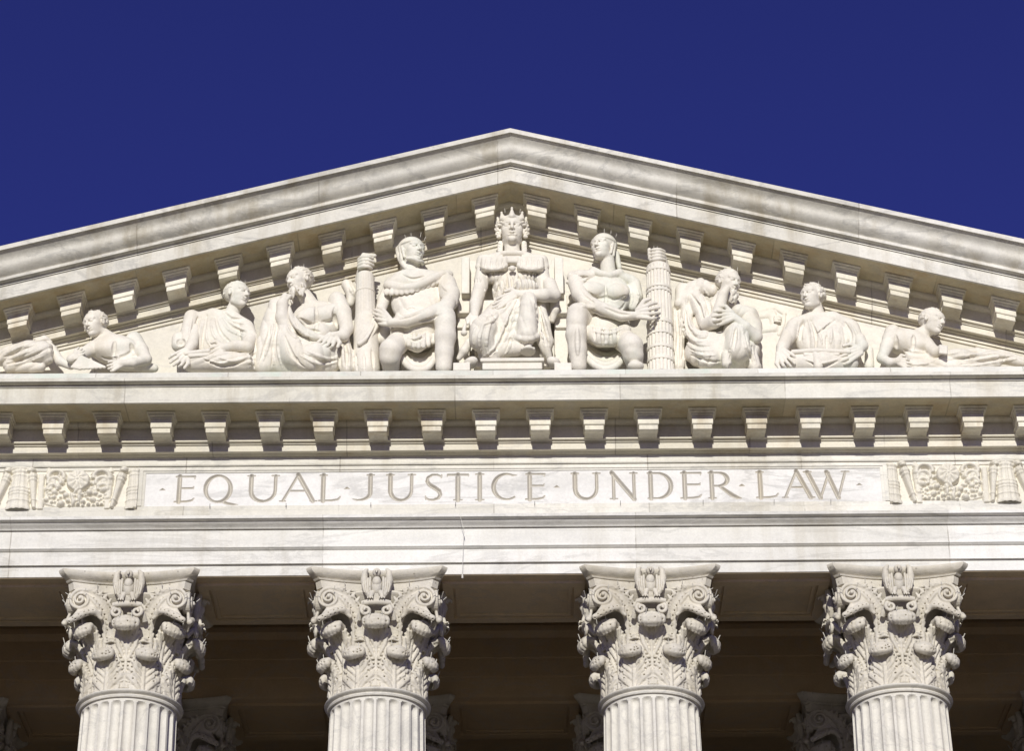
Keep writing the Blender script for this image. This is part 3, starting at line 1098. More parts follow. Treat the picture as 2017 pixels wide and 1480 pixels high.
def acanthus(path, w0, tongue, drop, lo, hi, seed):
    """leaf with a midrib, five leaflets a side, drilled eyes and a heavy lobed tip curling over"""
    F = StoneField(lo, hi)
    rg = random.Random(seed)

    def pt(s, x, off=0.0):
        r, z = interp_path(path, s)
        r2, z2 = interp_path(path, min(1, s + 0.02))
        r1, z1 = interp_path(path, max(0, s - 0.02))
        tr, tz = r2 - r1, z2 - z1
        l = math.hypot(tr, tz) or 1
        r, z = r + tz / l * off, z - tr / l * off
        a = x / max(r, 0.68)
        b = min(1, max(0, (s - 0.6) / 0.4))
        return np.array((r * math.sin(a) * (1 - b) + x * b, -(r * math.cos(a) * (1 - b) + (r - 0.25 * x * x) * b), z))

    def w(s):
        return w0 * (0.86 + 0.20 * math.sin(min(1, s * 1.5) * math.pi)) * (1 - 0.42 * max(0, s - 0.45) / 0.55)
    for i in range(22):
        s = i / 21
        ww = w(s) * 0.80
        F.run([pt(s, ww * t, 0.0) for t in (-1, -.66, -.33, 0, .33, .66, 1)], 0.026, 0.01)
    for q in (-1, 1):
        for i in range(6):
            s0 = -0.10 + 0.15 * i
            s0 = max(0.0, s0)
            s1 = min(1.0, s0 + 0.32)
            sm = (s0 + s1) / 2
            F.run([pt(s0, q * 0.035, 0.02), pt(sm, q * w(sm) * 0.52, 0.032), pt(s1 - .02, q * w(s1) * 0.86, 0.020), pt(s1, q * w(s1) * 1.02, 0.0)], [0.020, 0.034, 0.032, 0.020], 0.006)
            F.run([pt(sm, q * w(sm) * 0.60, 0.02), pt(s1 - 0.09, q * w(s1) * 1.04, 0.0)], [0.026, 0.018], 0.005)
            F.run([pt(sm + .03, q * w(sm) * 0.50, 0.025), pt(s1 + 0.03 if s1 < .95 else 1.0, q * w(s1) * 0.70, 0.012)], [0.022, 0.018], 0.005)
            e = pt(min(1, s0 + 0.20), q * w(s0) * 0.70, 0.07)
            F.cone(e, pt(min(1, s0 + 0.19), q * w(s0) * 0.68, -0.02), 0.017, 0.014, 0.004, True)
            # sunk veins
            F.run([pt(s0 + .02, q * 0.06, 0.050), pt(sm, q * w(sm) * 0.50, 0.066), pt(s1 - .03, q * w(s1) * 0.84, 0.050)], [0.006, 0.010, 0.006], 0.004, True)
    F.run([pt(s / 12, 0, 0.022) for s in range(13)], [0.024 - 0.0006 * s for s in range(13)], 0.012)
    for q in (-1, 1):
        F.run([pt(s / 12, q * 0.036, 0.040) for s in range(12)], 0.009, 0.004, True)
    # the tip: lobes falling forward and back under
    r, z = path[-1]
    for x, ln in [(tongue * t, 1.0 - 0.28 * t * t) for t in (-1, -.66, -.33, 0, .33, .66, 1)]:
        bx = -0.30 * x * x / tongue
        P0 = np.array((x * 0.80, -(r - 0.05) - bx, z - 0.02))
        P1 = np.array((x * 0.96, -(r + drop[0] * 0.62) - bx * 1.2, z + 0.012 - 0.02 * abs(x) / tongue))
        P2 = np.array((x, -(r + drop[0]) - bx * 1.4, z - drop[1] * 0.38 * ln))
        P3 = np.array((x * 0.98, -(r + drop[0] * 0.93) - bx * 1.4, z - drop[1] * 0.72 * ln))
        P4 = np.array((x * 0.92, -(r + drop[0] * 0.60) - bx, z - drop[1] * ln))
        F.run([P0, P1, P2, P3, P4], [0.036, 0.044, 0.048, 0.046, 0.030], 0.022)
        if abs(x) > 0.01:
            for p_ in (P2, P3):
                if rg.random() < 0.6:
                    e = p_ + np.array((rg.uniform(-.012, .012), -0.055, rg.uniform(-.02, .02)))
                    F.cone(e, e + np.array((0, 0.04, 0)), 0.013, 0.011, 0.003, True)
    return F.stone('acanthus_leaf')


LOWER = [(0.735, -0.02), (0.728, 0.14), (0.725, 0.28), (0.74, 0.41), (0.79, 0.53), (0.87, 0.59)]
UPPER = [(0.70, 0.05), (0.69, 0.32), (0.695, 0.60), (0.735, 0.82), (0.83, 0.98), (0.96, 1.055)]
leaf_lo = acanthus(LOWER, 0.262, 0.142, (0.085, 0.135), (-0.42, -1.08, -0.06), (0.42, -0.52, 0.70), 3)
leaf_hi = acanthus(UPPER, 0.255, 0.165, (0.115, 0.175), (-0.42, -1.24, 0.0), (0.42, -0.52, 1.18), 4)


def volute_mesh(sx):
    F = StoneField((-0.02 if sx > 0 else -1.06, -1.12, 0.55), (1.06 if sx > 0 else 0.02, -0.56, 1.68), 0.0115, 0.012)

    def V3(x, y, z):
        return np.array((sx * x, y, z))
    # the sheath: a broad blade rising behind the leaves and turning out to the corner
    inner = [(0.135, -0.69, 0.72), (0.15, -0.72, 0.95), (0.19, -0.78, 1.15), (0.29, -0.85, 1.36), (0.42, -0.89, 1.50), (0.58, -0.90, 1.58), (0.74, -0.905, 1.60)]
    outer = [(0.36, -0.63, 0.72), (0.35, -0.68, 0.95), (0.365, -0.74, 1.10), (0.42, -0.82, 1.24), (0.50, -0.89, 1.36), (0.60, -0.90, 1.46), (0.73, -0.905, 1.545)]
    for t, lift in ((0, 0.01), (0.2, -0.005), (0.4, -0.012), (0.6, -0.012), (0.8, -0.004), (1, 0.014)):
        pts = []
        for s in range(25):
            a, b = interp_path(inner, s / 24), interp_path(outer, s / 24)
            p = [u + (v - u) * t for u, v in zip(a, b)]
            pts.append(V3(p[0], p[1] - lift * 1.5, p[2]))
        F.run(pts, [0.030 - 0.006 * s / 24 for s in range(25)], 0.008)
    for t in (0.10, 0.30, 0.5, 0.70, 0.90):
        pts = []
        for s in range(3, 22):
            a, b = interp_path(inner, s / 24), interp_path(outer, s / 24)
            p = [u + (v - u) * t for u, v in zip(a, b)]
            pts.append(V3(p[0], p[1] - 0.036, p[2]))
        F.run(pts, 0.009, 0.004, True)
    # ragged leafy edges with drilled eyes
    for edge, sg in ((inner, -1), (outer, 1)):
        for i in range(9):
            s = 0.10 + 0.085 * i
            p = interp_path(edge, s)
            q = interp_path(edge, s + 0.05)
            F.run([V3(p[0], p[1] - 0.02, p[2]), V3(p[0] + sg * 0.035, p[1] - 0.035, q[2] + 0.012)], [0.030, 0.020], 0.006)
            F.cone(V3(p[0] - sg * 0.03, p[1] - 0.07, p[2] + 0.03), V3(p[0] - sg * 0.03, p[1] + 0.01, p[2] + 0.03), 0.013, 0.011, 0.003, True)
    for z in (0.80, 0.845):
        F.run([V3(0.11, -0.70, z), V3(0.25, -0.735, z + 0.01), V3(0.38, -0.66, z)], [0.018, 0.020, 0.018], 0.006)
    # the scroll
    cx, cz, r0 = 0.735, 1.425, 0.178
    pts, rad = [], []
    for i in range(52):
        t = i / 51
        a = math.pi / 2 - t * 2 * math.pi * 2.1
        r = r0 * (1 - 0.86 * t ** 0.9)
        pts.append(V3(cx + r * math.cos(a), -0.915 - 0.075 * t, cz + r * math.sin(a)))
        rad.append(0.027 * (1 - 0.40 * t))
    for back in (0.0, 0.04, 0.08):
        F.run([p + np.array((0, back, 0)) for p in pts[:26]], rad[:26], 0.005)
    F.run(pts, rad, 0.004)
    F.run([p + np.array((0, 0.03, 0)) for p in pts[24:]], [r * 0.8 for r in rad[24:]], 0.004)
    F.cone(V3(cx, -0.99, cz), V3(cx, -0.93, cz), 0.028, 0.04, 0.006)
    for k in range(24):
        a = 2 * math.pi * k / 24
        F.cone(V3(cx, -0.885, cz), V3(cx + 0.13 * math.cos(a), -0.885, cz + 0.13 * math.sin(a)), 0.035, 0.03, 0.01)
    # the leaf tip curled under the scroll
    tip = [(0.44, -0.885, 1.20), (0.52, -0.93, 1.225), (0.62, -0.955, 1.195), (0.74, -0.965, 1.13), (0.87, -0.965, 1.055)]
    F.run([V3(*p) for p in tip], [0.040, 0.050, 0.053, 0.053, 0.046], 0.02)
    # the underside of that leaf, a concave sheet from the blade out to the curled tip
    for i in range(22):
        a = interp_path(outer, 0.20 + 0.62 * i / 21)
        b = interp_path(tip, i / 21)
        mx = [(u + v) / 2 for u, v in zip(a, b)]
        F.run([V3(a[0], a[1], a[2]), V3(mx[0], mx[1] + 0.02, mx[2] + 0.035), V3(b[0], b[1] + 0.02, b[2])], 0.024, 0.01)
    F.run([V3(0.40, -0.87, 1.13), V3(0.50, -0.90, 1.215), V3(0.56, -0.91, 1.29)], [0.03, 0.035, 0.03], 0.02)
    for i in range(5):
        p = interp_path(tip, 0.25 + 0.16 * i)
        F.cone(V3(p[0], p[1] - 0.075, p[2] + 0.012), V3(p[0], p[1] - 0.02, p[2]), 0.014, 0.011, 0.003, True)
        F.cone(V3(p[0] + 0.05, p[1] - 0.03, p[2] - 0.065), V3(p[0] + 0.05, p[1], p[2] - 0.02), 0.013, 0.011, 0.003, True)
    return F.stone('volute')


vol_r, vol_l = volute_mesh(1), volute_mesh(-1)


def abacus():
    m = MB()
    levels = [(1.585, 0.90), (1.60, 0.935), (1.71, 0.955), (1.725, 0.945), (1.728, 0.975), (1.75, 0.992), (1.754, 0.955), (1.785, 1.02), (1.81, 1.06), (1.84, 1.085), (1.87, 1.095), (CAP_H, 1.095)]
    ring = []
    n = 14
    def outline(h):
        # four concave sides with clipped corners
        out = []
        c = h                          # corner half extent
        ch = 0.085
        sag = 0.17
        for q in range(4):
            for i in range(n + 1):
                t = -1 + 2 * i / n
                x = t * (c - ch)
                y = -(c - sag * (1 - t * t))
                a = q * math.pi / 2
                out.append((x * math.cos(a) - y * math.sin(a), x * math.sin(a) + y * math.cos(a)))
        return out
    for z, h in levels:
        ring.append([(x, y, z) for x, y in outline(h)])
    k = len(ring[0])
    v = [p for r in ring for p in r]
    f = [(i * k + j, i * k + (j + 1) % k, (i + 1) * k + (j + 1) % k, (i + 1) * k + j) for i in range(len(ring) - 1) for j in range(k)]
    f += [tuple(range(k))[::-1], tuple((len(ring) - 1) * k + j for j in range(k))]
    m.add(v, f)
    return m


def eagle_mesh():
    m = MB()
    y = -0.93
    # body, breast feathers, head and beak
    m.ball((0, y - 0.02, 1.60), (0.095, 0.10, 0.15), 14, 10)
    m.ball((0, y - 0.075, 1.66), (0.07, 0.07, 0.09), 12, 8)
    m.ball((0, y - 0.10, 1.80), (0.068, 0.075, 0.072), 12, 8)
    m.tube([(0, y - 0.16, 1.805), (0, y - 0.20, 1.79), (0, y - 0.205, 1.755)], [0.03, 0.022, 0.006], 8)
    m.tube([(0, y - 0.04, 1.50), (0, y - 0.02, 1.43), (0, y, 1.38)], [(0.03, 0.09), (0.03, 0.10), (0.02, 0.11)], 10, flat=Vector((0, 1, 0)))
    for s in (-1, 1):
        # raised wings, folded forward at the wrist
        m.tube([(s * 0.10, y - 0.02, 1.42), (s * 0.165, y - 0.03, 1.55), (s * 0.195, y - 0.05, 1.70), (s * 0.185, y - 0.07, 1.83), (s * 0.145, y - 0.07, 1.88)],
               [(0.05, 0.035), (0.055, 0.06), (0.055, 0.06), (0.05, 0.045), (0.03, 0.02)], 10, flat=Vector((0, 1, 0)))
        for j in range(4):
            m.tube([(s * (0.10 + 0.033 * j), y - 0.075, 1.74 - 0.02 * j), (s * (0.105 + 0.034 * j), y - 0.085, 1.60), (s * (0.095 + 0.03 * j), y - 0.065, 1.44 + 0.015 * j)], [0.018, 0.022, 0.010], 6)
        # legs and claws on the little helices
        m.tube([(s * 0.06, y - 0.05, 1.50), (s * 0.085, y - 0.08, 1.42), (s * 0.09, y - 0.10, 1.37)], [0.042, 0.038, 0.028], 8)
        for a in (-1, 0, 1):
            m.tube([(s * 0.09, y - 0.10, 1.37), (s * 0.09 + a * 0.035, y - 0.15, 1.365), (s * 0.09 + a * 0.04, y - 0.165, 1.335)], [0.018, 0.016, 0.006], 6)
    return m


def helix_mesh():
    m = MB()
    m.tube([(-0.22, -0.97, 1.31), (-0.1, -1.0, 1.315), (0.1, -1.0, 1.315), (0.22, -0.97, 1.31)], [0.04, 0.052, 0.052, 0.04], 10)
    for s in (-1, 1):
        pts, rad = [], []
        for x, yy, z in ((0.27, -0.84, 1.09), (0.245, -0.90, 1.17), (0.20, -0.94, 1.235)):
            pts.append((s * x, yy, z))
            rad.append(0.045)
        for i in range(22):
            a = math.pi * 0.55 + i / 21 * math.pi * 2.6
            r = 0.085 * (1 - 0.75 * i / 21)
            pts.append((s * (0.155 - r * math.cos(a) * 1.0), -0.97 - 0.03 * i / 21, 1.19 + r * math.sin(a)))
            rad.append(0.034 * (1 - 0.4 * i / 21))
        m.tube(pts, rad, 8)
    return m


def spikes_mesh():
    m = MB()
    rg = random.Random(2)
    def sp(x, y, z, dx, dy, dz, l):
        d = Vector((dx, dy, dz)).normalized() * l
        m.tube([(x, y, z), (x + d.x, y + d.y, z + d.z)], 0.010, 5)
    return m, sp


def bird_spike_mesh(r, z, seed):
    rg = random.Random(seed)
    m = MB()
    for k in (-1, 1):
        x = k * 0.10
        m.tube([(x, -r, z), (x + rg.uniform(-.03, .05) + k * 0.02, -r - rg.uniform(-.02, .05), z + rg.uniform(0.09, 0.13))], 0.006, 5)
    return m


def make_column():
    root = empty('column', (0, 0, 0))
    v, f = shaft_mesh()
    mesh_obj('shaft', v, f, M_SHAFT, root, True, R(40))
    b = MB()
    zz = Z_FLOOR
    b.box(-1.2, 1.2, -1.2, 1.2, zz + 0.001, zz + 0.16)
    b.lathe([(1.0, zz + .161)] + [(1.06 + 0.10 * math.sin(math.pi * i / 8), zz + .165 + 0.16 * i / 8) for i in range(9)] + [(1.0, zz + .34), (0.96, zz + .38), (0.98, zz + .42)]
            + [(0.97 + 0.06 * math.sin(math.pi * i / 6), zz + .43 + .10 * i / 6) for i in range(7)] + [(0.9, zz + .56)], 64)
    b.build('base', M_SHAFT, root, True, R(40))
    n = MB()
    pr = [(0.735, Z_NECK - 0.13), (0.775, Z_NECK - 0.125), (0.785, Z_NECK - 0.10), (0.775, Z_NECK - 0.078), (0.765, Z_NECK - 0.074)]
    pr += [(0.765 + 0.062 * math.sin(math.pi * i / 8), Z_NECK - 0.074 + 0.085 * i / 8) for i in range(9)] + [(0.72, Z_NECK + 0.02)]
    n.lathe(pr, 72)
    n.build('neck_ring', M_SHAFT, root, True, R(45))
    cap = abacus()
    cap.lathe([(0.72, 0.0), (0.67, 0.3), (0.63, 0.7), (0.635, 1.0), (0.70, 1.25), (0.80, 1.42), (0.92, 1.50), (0.94, 1.53), (0.93, 1.56), (0.89, 1.565)], 64)
    c = cap.build('capital', M_CAP, None, True, R(35))
    c.parent = root
    c.location = (0, 0, Z_NECK)

    def sub(name, me, ang):
        o = bpy.data.objects.new(name, me)
        link(o, c)
        o.rotation_euler = (0, 0, ang)
        return o
    for k in range(8):
        sub('acanthus_leaf', leaf_lo, R(22.5 + 45 * k))
        sub('acanthus_leaf', leaf_hi, R(45 * k))
    for k in range(4):
        sub('volute', vol_r, R(90 * k))
        sub('volute', vol_l, R(90 * k))
    def mesh_of(m):
        me = bpy.data.meshes.new('m')
        me.from_pydata(m.v, [], m.f)
        bm = bmesh.new()
        bm.from_mesh(me)
        bmesh.ops.recalc_face_normals(bm, faces=bm.faces)
        bm.to_mesh(me)
        bm.free()
        me.shade_smooth()
        me.set_sharp_from_angle(angle=R(55))
        return me
    eg, hx = mesh_of(eagle_mesh()), mesh_of(helix_mesh())
    eg.materials.append(M_CAP)
    hx.materials.append(M_CAP)
    for k in range(4):
        sub('eagle', eg, R(90 * k))
        sub('helix', hx, R(90 * k))
    spl, sph = mesh_of(bird_spike_mesh(0.93, 0.57, 1)), mesh_of(bird_spike_mesh(1.07, 1.04, 2))
    spl.materials.append(M_SPIKE)
    sph.materials.append(M_SPIKE)
    spv = MB()
    for s in (-1, 1):
        for x, y, z, dx, dy in ((0.86, -1.0, 1.44, 0.10, -0.03), (0.66, -1.02, 1.5, -0.02, -0.05), (0.5, -0.86, 1.66, 0.0, -0.06)):
            spv.tube([(s * x, y, z), (s * (x + dx), y + dy, z + 0.06)], 0.0055, 5)
    spm = mesh_of(spv)
    spm.materials.append(M_SPIKE)
    for k in range(8):
        sub('bird_spike', spl, R(22.5 + 45 * k))
        sub('bird_spike', sph, R(45 * k))
    for k in range(4):
        sub('bird_spike', spm, R(90 * k))
    return root


def copy_tree(o, parent=None):
    c = o.copy()
    COL.objects.link(c)
    c.parent = parent
    c.matrix_parent_inverse = o.matrix_parent_inverse.copy()
    for ch in list(o.children):
        copy_tree(ch, c)
    return c


col0 = make_column()
front_lab = {1: 'leftmost of the four sunlit fluted columns with eagle capitals',
             2: 'sunlit fluted column with eagle capital standing left of the central opening, below the word EQUAL',
             3: 'sunlit fluted column with eagle capital standing right of the central opening, below the word UNDER',
             4: 'sunlit fluted column with eagle capital standing below the word LAW',
             0: 'outermost sunlit fluted column at the far left end of the porch',
             5: 'outermost sunlit fluted column at the far right end of the porch'}
back_lab = {1: 'shaded inner column, its capital showing just right of the leftmost sunlit column',
            2: 'shaded inner column, its capital showing just right of the sunlit column below EQUAL',
            3: 'shaded inner column, its capital showing just left of the sunlit column below UNDER',
            4: 'shaded inner column, its capital showing just left of the rightmost sunlit column',
            0: 'shaded inner column whose capital just shows at the bottom left corner',
            5: 'shaded inner column whose capital just shows at the bottom right corner'}
first = True
for row, (yc, lab, gname) in enumerate(((Y_COL, front_lab, 'front row of marble columns'), (Y2 + 0.95, back_lab, 'inner row of columns in the shade'))):
    for i, x in enumerate(XC[1:-1]):
        o = col0 if first else copy_tree(col0)
        first = False
        o.location = (x, yc, 0)
        tag(o, lab[i], 'column', gname, 'thing')
# ------------------------------------------------------------------ incised inscription: one height field, V-cut by stroke distance
def arc(cx, cy, rx, ry, a0, a1, n=16):
    return [(cx + rx * math.cos(R(a0 + (a1 - a0) * i / n)), cy + ry * math.sin(R(a0 + (a1 - a0) * i / n))) for i in range(n + 1)]


TH, TN = 0.076, 0.042                        # half widths of thick and thin strokes (letter height = 1)


def glyph(ch, w):
    """strokes: (points, half width or [half widths]) in a box 0..w by 0..1"""
    S = []
    def serif(x, y, l=0.115):
        S.append(([(x - l, y), (x + l, y)], 0.026))
    if ch == 'E':
        S += [([(0.15, 0.02), (0.15, 0.98)], TH), ([(0.04, 0.965), (w, 0.965)], [0.03, 0.036]), ([(0.15, 0.53), (w * 0.93, 0.53)], [0.032, 0.036]),
              ([(0.02, 0.025), (w * 0.6, 0.03), (w * 0.9, 0.07), (w, 0.15)], [0.03, 0.036, 0.034, 0.02]), ([(w * 0.99, 0.96), (w, 0.88)], [0.03, 0.015]), ([(w * .92, 0.53), (w * .97, 0.59)], [0.03, 0.015])]
    elif ch == 'L':
        S += [([(0.15, 0.02), (0.15, 0.98)], TH), ([(0.02, 0.025), (w * 0.6, 0.03), (w * 0.9, 0.07), (w, 0.17)], [0.03, 0.036, 0.034, 0.02])]
        serif(0.15, 0.975)
    elif ch == 'Q':
        a = arc(w / 2 * 0.86, 0.5, w / 2 * 0.82, 0.49, 90, 450, 40)
        S += [(a, [TN + (TH - TN) * abs(math.cos(math.atan2(y - 0.5, x - w / 2 * .86) + 0.3)) ** 1.5 for x, y in a]),
              ([(w * 0.58, 0.03), (w * 0.75, -0.05), (w * 0.95, -0.09), (w * 1.10, -0.10)], [0.05, 0.05, 0.04, 0.01])]
    elif ch == 'U':
        a = [(0.13, 0.97), (0.13, 0.42)] + arc(w / 2, 0.42, w / 2 - 0.13, 0.40, 180, 360, 16) + [(w - 0.13, 0.97)]
        n = len(a)
        S += [(a, [TH if p[0] < w * 0.2 else (TN + (TH - 0.015 - TN) * (max(0, p[0] - w / 2) / (w / 2)) if p[0] > w / 2 else TN + 0.012 + (TH - TN) * 0.6 * (1 - p[0] / (w / 2))) for p in a])]
        serif(0.13, 0.975)
        serif(w - 0.13, 0.975)
    elif ch == 'A':
        S += [([(w / 2 - 0.03, 1.0), (0.08, 0.02)], TN), ([(w / 2 - 0.03, 1.0), (w - 0.12, 0.02)], TH), ([(w * 0.28, 0.40), (w * 0.70, 0.40)], 0.033)]
        serif(0.08, 0.02, 0.09)
        serif(w - 0.10, 0.02, 0.10)
    elif ch == 'J':
        a = [(w - 0.14, 0.97), (w - 0.14, 0.35)] + arc(w - 0.52, 0.32, 0.38, 0.28, 0, -120, 12)
        S += [(a, [TH, TH] + [TH - (TH - 0.02) * (i / 12) for i in range(13)])]
        serif(w - 0.14, 0.975)
    elif ch == 'S':
        pts = [(w * 0.95, 0.90), (w * 0.7, 0.965), (w * 0.42, 0.965), (w * 0.17, 0.86), (w * 0.13, 0.72), (w * 0.27, 0.59), (w * 0.55, 0.48), (w * 0.82, 0.36), (w * 0.90, 0.22), (w * 0.78, 0.09), (w * 0.5, 0.025), (w * 0.25, 0.035), (w * 0.05, 0.10)]
        S += [(pts, [0.028, 0.036, 0.04, 0.05, 0.06, 0.072, 0.078, 0.072, 0.06, 0.05, 0.04, 0.036, 0.026])]
        S += [([(w * .96, 0.96), (w * .95, .85)], [0.02, .02]), ([(w * .04, 0.16), (w * .06, .04)], [0.02, .02])]
    elif ch == 'T':
        S += [([(w / 2, 0.02), (w / 2, 0.96)], TH + 0.006), ([(0.02, 0.96), (w - 0.02, 0.96)], [0.038, 0.038])]
        S += [([(0.02, 0.96), (0.0, 0.90)], [0.03, 0.014]), ([(w - .02, 0.96), (w, 0.90)], [0.03, 0.014])]
        serif(w / 2, 0.02, 0.13)
    elif ch == 'I':
        S += [([(w / 2, 0.02), (w / 2, 0.98)], TH)]
        serif(w / 2, 0.975, 0.13)
        serif(w / 2, 0.02, 0.13)
    elif ch == 'C':
        a = arc(w * 0.56, 0.5, w * 0.50, 0.475, 62, 305, 26)
        S += [(a, [0.034 + (TH - 0.034) * max(0, math.cos(math.atan2(y - .5, x - w * .56) - math.pi + 0.1)) for x, y in a])]
        S += [([(w * .80, 0.925), (w * 0.93, 0.93)], [0.03, 0.02])]
    elif ch == 'N':
        S += [([(0.13, 0.02), (0.13, 0.97)], TN + 0.012), ([(0.08, 0.99), (w - 0.14, 0.0)], TH), ([(w - 0.14, 0.0), (w - 0.14, 0.98)], TN + 0.012)]
        serif(0.13, 0.02)
        serif(w - 0.14, 0.975)
    elif ch == 'D':
        a = [(0.06, 0.965), (w * 0.42, 0.965)] + arc(w * 0.42, 0.495, w * 0.50, 0.47, 90, -90, 18) + [(0.06, 0.025)]
        S += [([(0.15, 0.02), (0.15, 0.98)], TH), (a, [0.03, 0.034] + [0.034 + (TH - 0.034) * math.sin(math.pi * i / 18) for i in range(19)] + [0.03])]
    elif ch == 'R':
        a = [(0.06, 0.965), (w * 0.34, 0.965)] + arc(w * 0.34, 0.72, w * 0.27, 0.245, 90, -90, 14) + [(0.15, 0.475)]
        S += [([(0.15, 0.02), (0.15, 0.98)], TH), (a, [0.03, 0.034] + [0.034 + (TH - 0.034) * math.sin(math.pi * i / 14) for i in range(15)] + [0.034]),
              ([(w * 0.36, 0.47), (w * 0.72, 0.13), (w * 0.88, 0.035), (w, 0.0)], [0.05, TH, 0.06, 0.02])]
        serif(0.15, 0.02)
    elif ch == 'W':
        S += [([(0.10, 0.97), (w * 0.33, 0.0)], TH), ([(w * 0.33, 0.0), (w * 0.55, 0.93)], TN), ([(w * 0.50, 0.97), (w * 0.73, 0.0)], TH), ([(w * 0.73, 0.0), (w - 0.12, 0.97)], TN)]
        serif(0.10, 0.975, 0.12)
        serif(w - 0.12, 0.975, 0.12)
    elif ch == '.':
        S += [([(0.0, 0.0), (w, 0.0)], [0.004, 0.004])]
    return S


LET = [('.', 313, 328), ('E', 344.5, 383), ('Q', 404, 464), ('U', 487, 550), ('A', 553, 624), ('L', 628, 670.6), ('.', 676, 691), ('J', 692, 738), ('U', 761, 818.5),
       ('S', 837, 871), ('T', 881, 923), ('I', 935, 955), ('C', 969, 1021), ('E', 1034.5, 1073), ('.', 1089, 1104), ('U', 1125, 1183), ('N', 1201, 1257), ('D', 1273, 1326),
       ('E', 1340, 1381), ('R', 1393.5, 1459), ('.', 1455, 1468), ('L', 1489, 1532), ('A', 1541, 1603), ('W', 1586, 1674), ('.', 1685, 1701)]
LZ0, LZ1 = P(1006, 985.6, D_PAN).z, P(1006, 933.0, D_PAN).z
LH = LZ1 - LZ0
PX0, PX1 = XP0 - 0.02, XP1 + 0.02
PZ0, PZ1 = Z_P0 - 0.02, Z_P1 - 0.05
step = 0.0065
xs = np.linspace(PX0, PX1, int((PX1 - PX0) / step) + 1)
zs = np.linspace(PZ0, PZ1, int((PZ1 - PZ0) / step) + 1)
depth = np.zeros((len(zs), len(xs)), np.float32)
owner = np.full(depth.shape, -1, np.int16)
for gi, (ch, p0, p1) in enumerate(LET):
    xa, xb = P(p0, 960, D_PAN).x, P(p1, 960, D_PAN).x
    w = (xb - xa) / LH
    i0, i1 = np.searchsorted(xs, xa - 0.15), np.searchsorted(xs, xb + 0.25)
    X, Z = np.meshgrid((xs[i0:i1] - xa) / LH, (zs - LZ0) / LH)
    if ch == '.':
        # small triangular interpunct, a three sided pit
        cx, cz, s = w / 2, 0.50, 0.085
        a = np.maximum(np.maximum(-(Z - cz + s * 0.55), (X - cx) * 0.78 + (Z - cz) * 0.95 - s * 0.45), -(X - cx) * 0.78 + (Z - cz) * 0.95 - s * 0.45)
        dd = np.maximum(0, -a) * 1.2
    else:
        dd = np.zeros_like(X)
        for pts, hw_ in glyph(ch, w):
            hws = hw_ if isinstance(hw_, list) else [hw_] * len(pts)
            if len(hws) < len(pts):
                hws = hws + [hws[-1]] * (len(pts) - len(hws))
            for (ax, ay), (bx, by), ha, hb in zip(pts[:-1], pts[1:], hws[:-1], hws[1:]):
                vx, vy = bx - ax, by - ay
                t = np.clip(((X - ax) * vx + (Z - ay) * vy) / (vx * vx + vy * vy + 1e-9), 0, 1)
                d = np.hypot(X - ax - t * vx, Z - ay - t * vy)
                dd = np.maximum(dd, (ha + (hb - ha) * t) - d)
    dd = (np.minimum(dd, 0.07) * LH * 1.6).astype(np.float32)
    sub_ = depth[:, i0:i1]
    m_ = dd > np.maximum(sub_, 0.0004)
    sub_[m_] = dd[m_]
    owner[:, i0:i1][m_] = gi
nz, nx = depth.shape
XX, ZZ = np.meshgrid(xs, zs)
pv = np.stack([XX, FY - D_PAN + depth, ZZ], -1).reshape(-1, 3)
ii = (np.arange(nz - 1)[:, None] * nx + np.arange(nx - 1)[None, :])
quads = np.stack([ii, ii + 1, ii + nx + 1, ii + nx], -1).reshape(-1, 4)
ow4 = owner.reshape(-1)[quads]
fown = ow4.max(1)
cnt = (ow4 >= 0).sum(1)
fown[cnt < 1] = -1


panel = bpy.data.objects.new('inscription_panel', np_mesh('inscription_panel', pv, quads[fown < 0], M_PANEL, False))
link(panel, house)
panel.matrix_parent_inverse = Matrix.Translation(house.location).inverted()
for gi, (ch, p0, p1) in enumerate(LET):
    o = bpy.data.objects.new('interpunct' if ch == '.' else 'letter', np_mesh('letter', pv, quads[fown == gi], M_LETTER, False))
    link(o, panel)

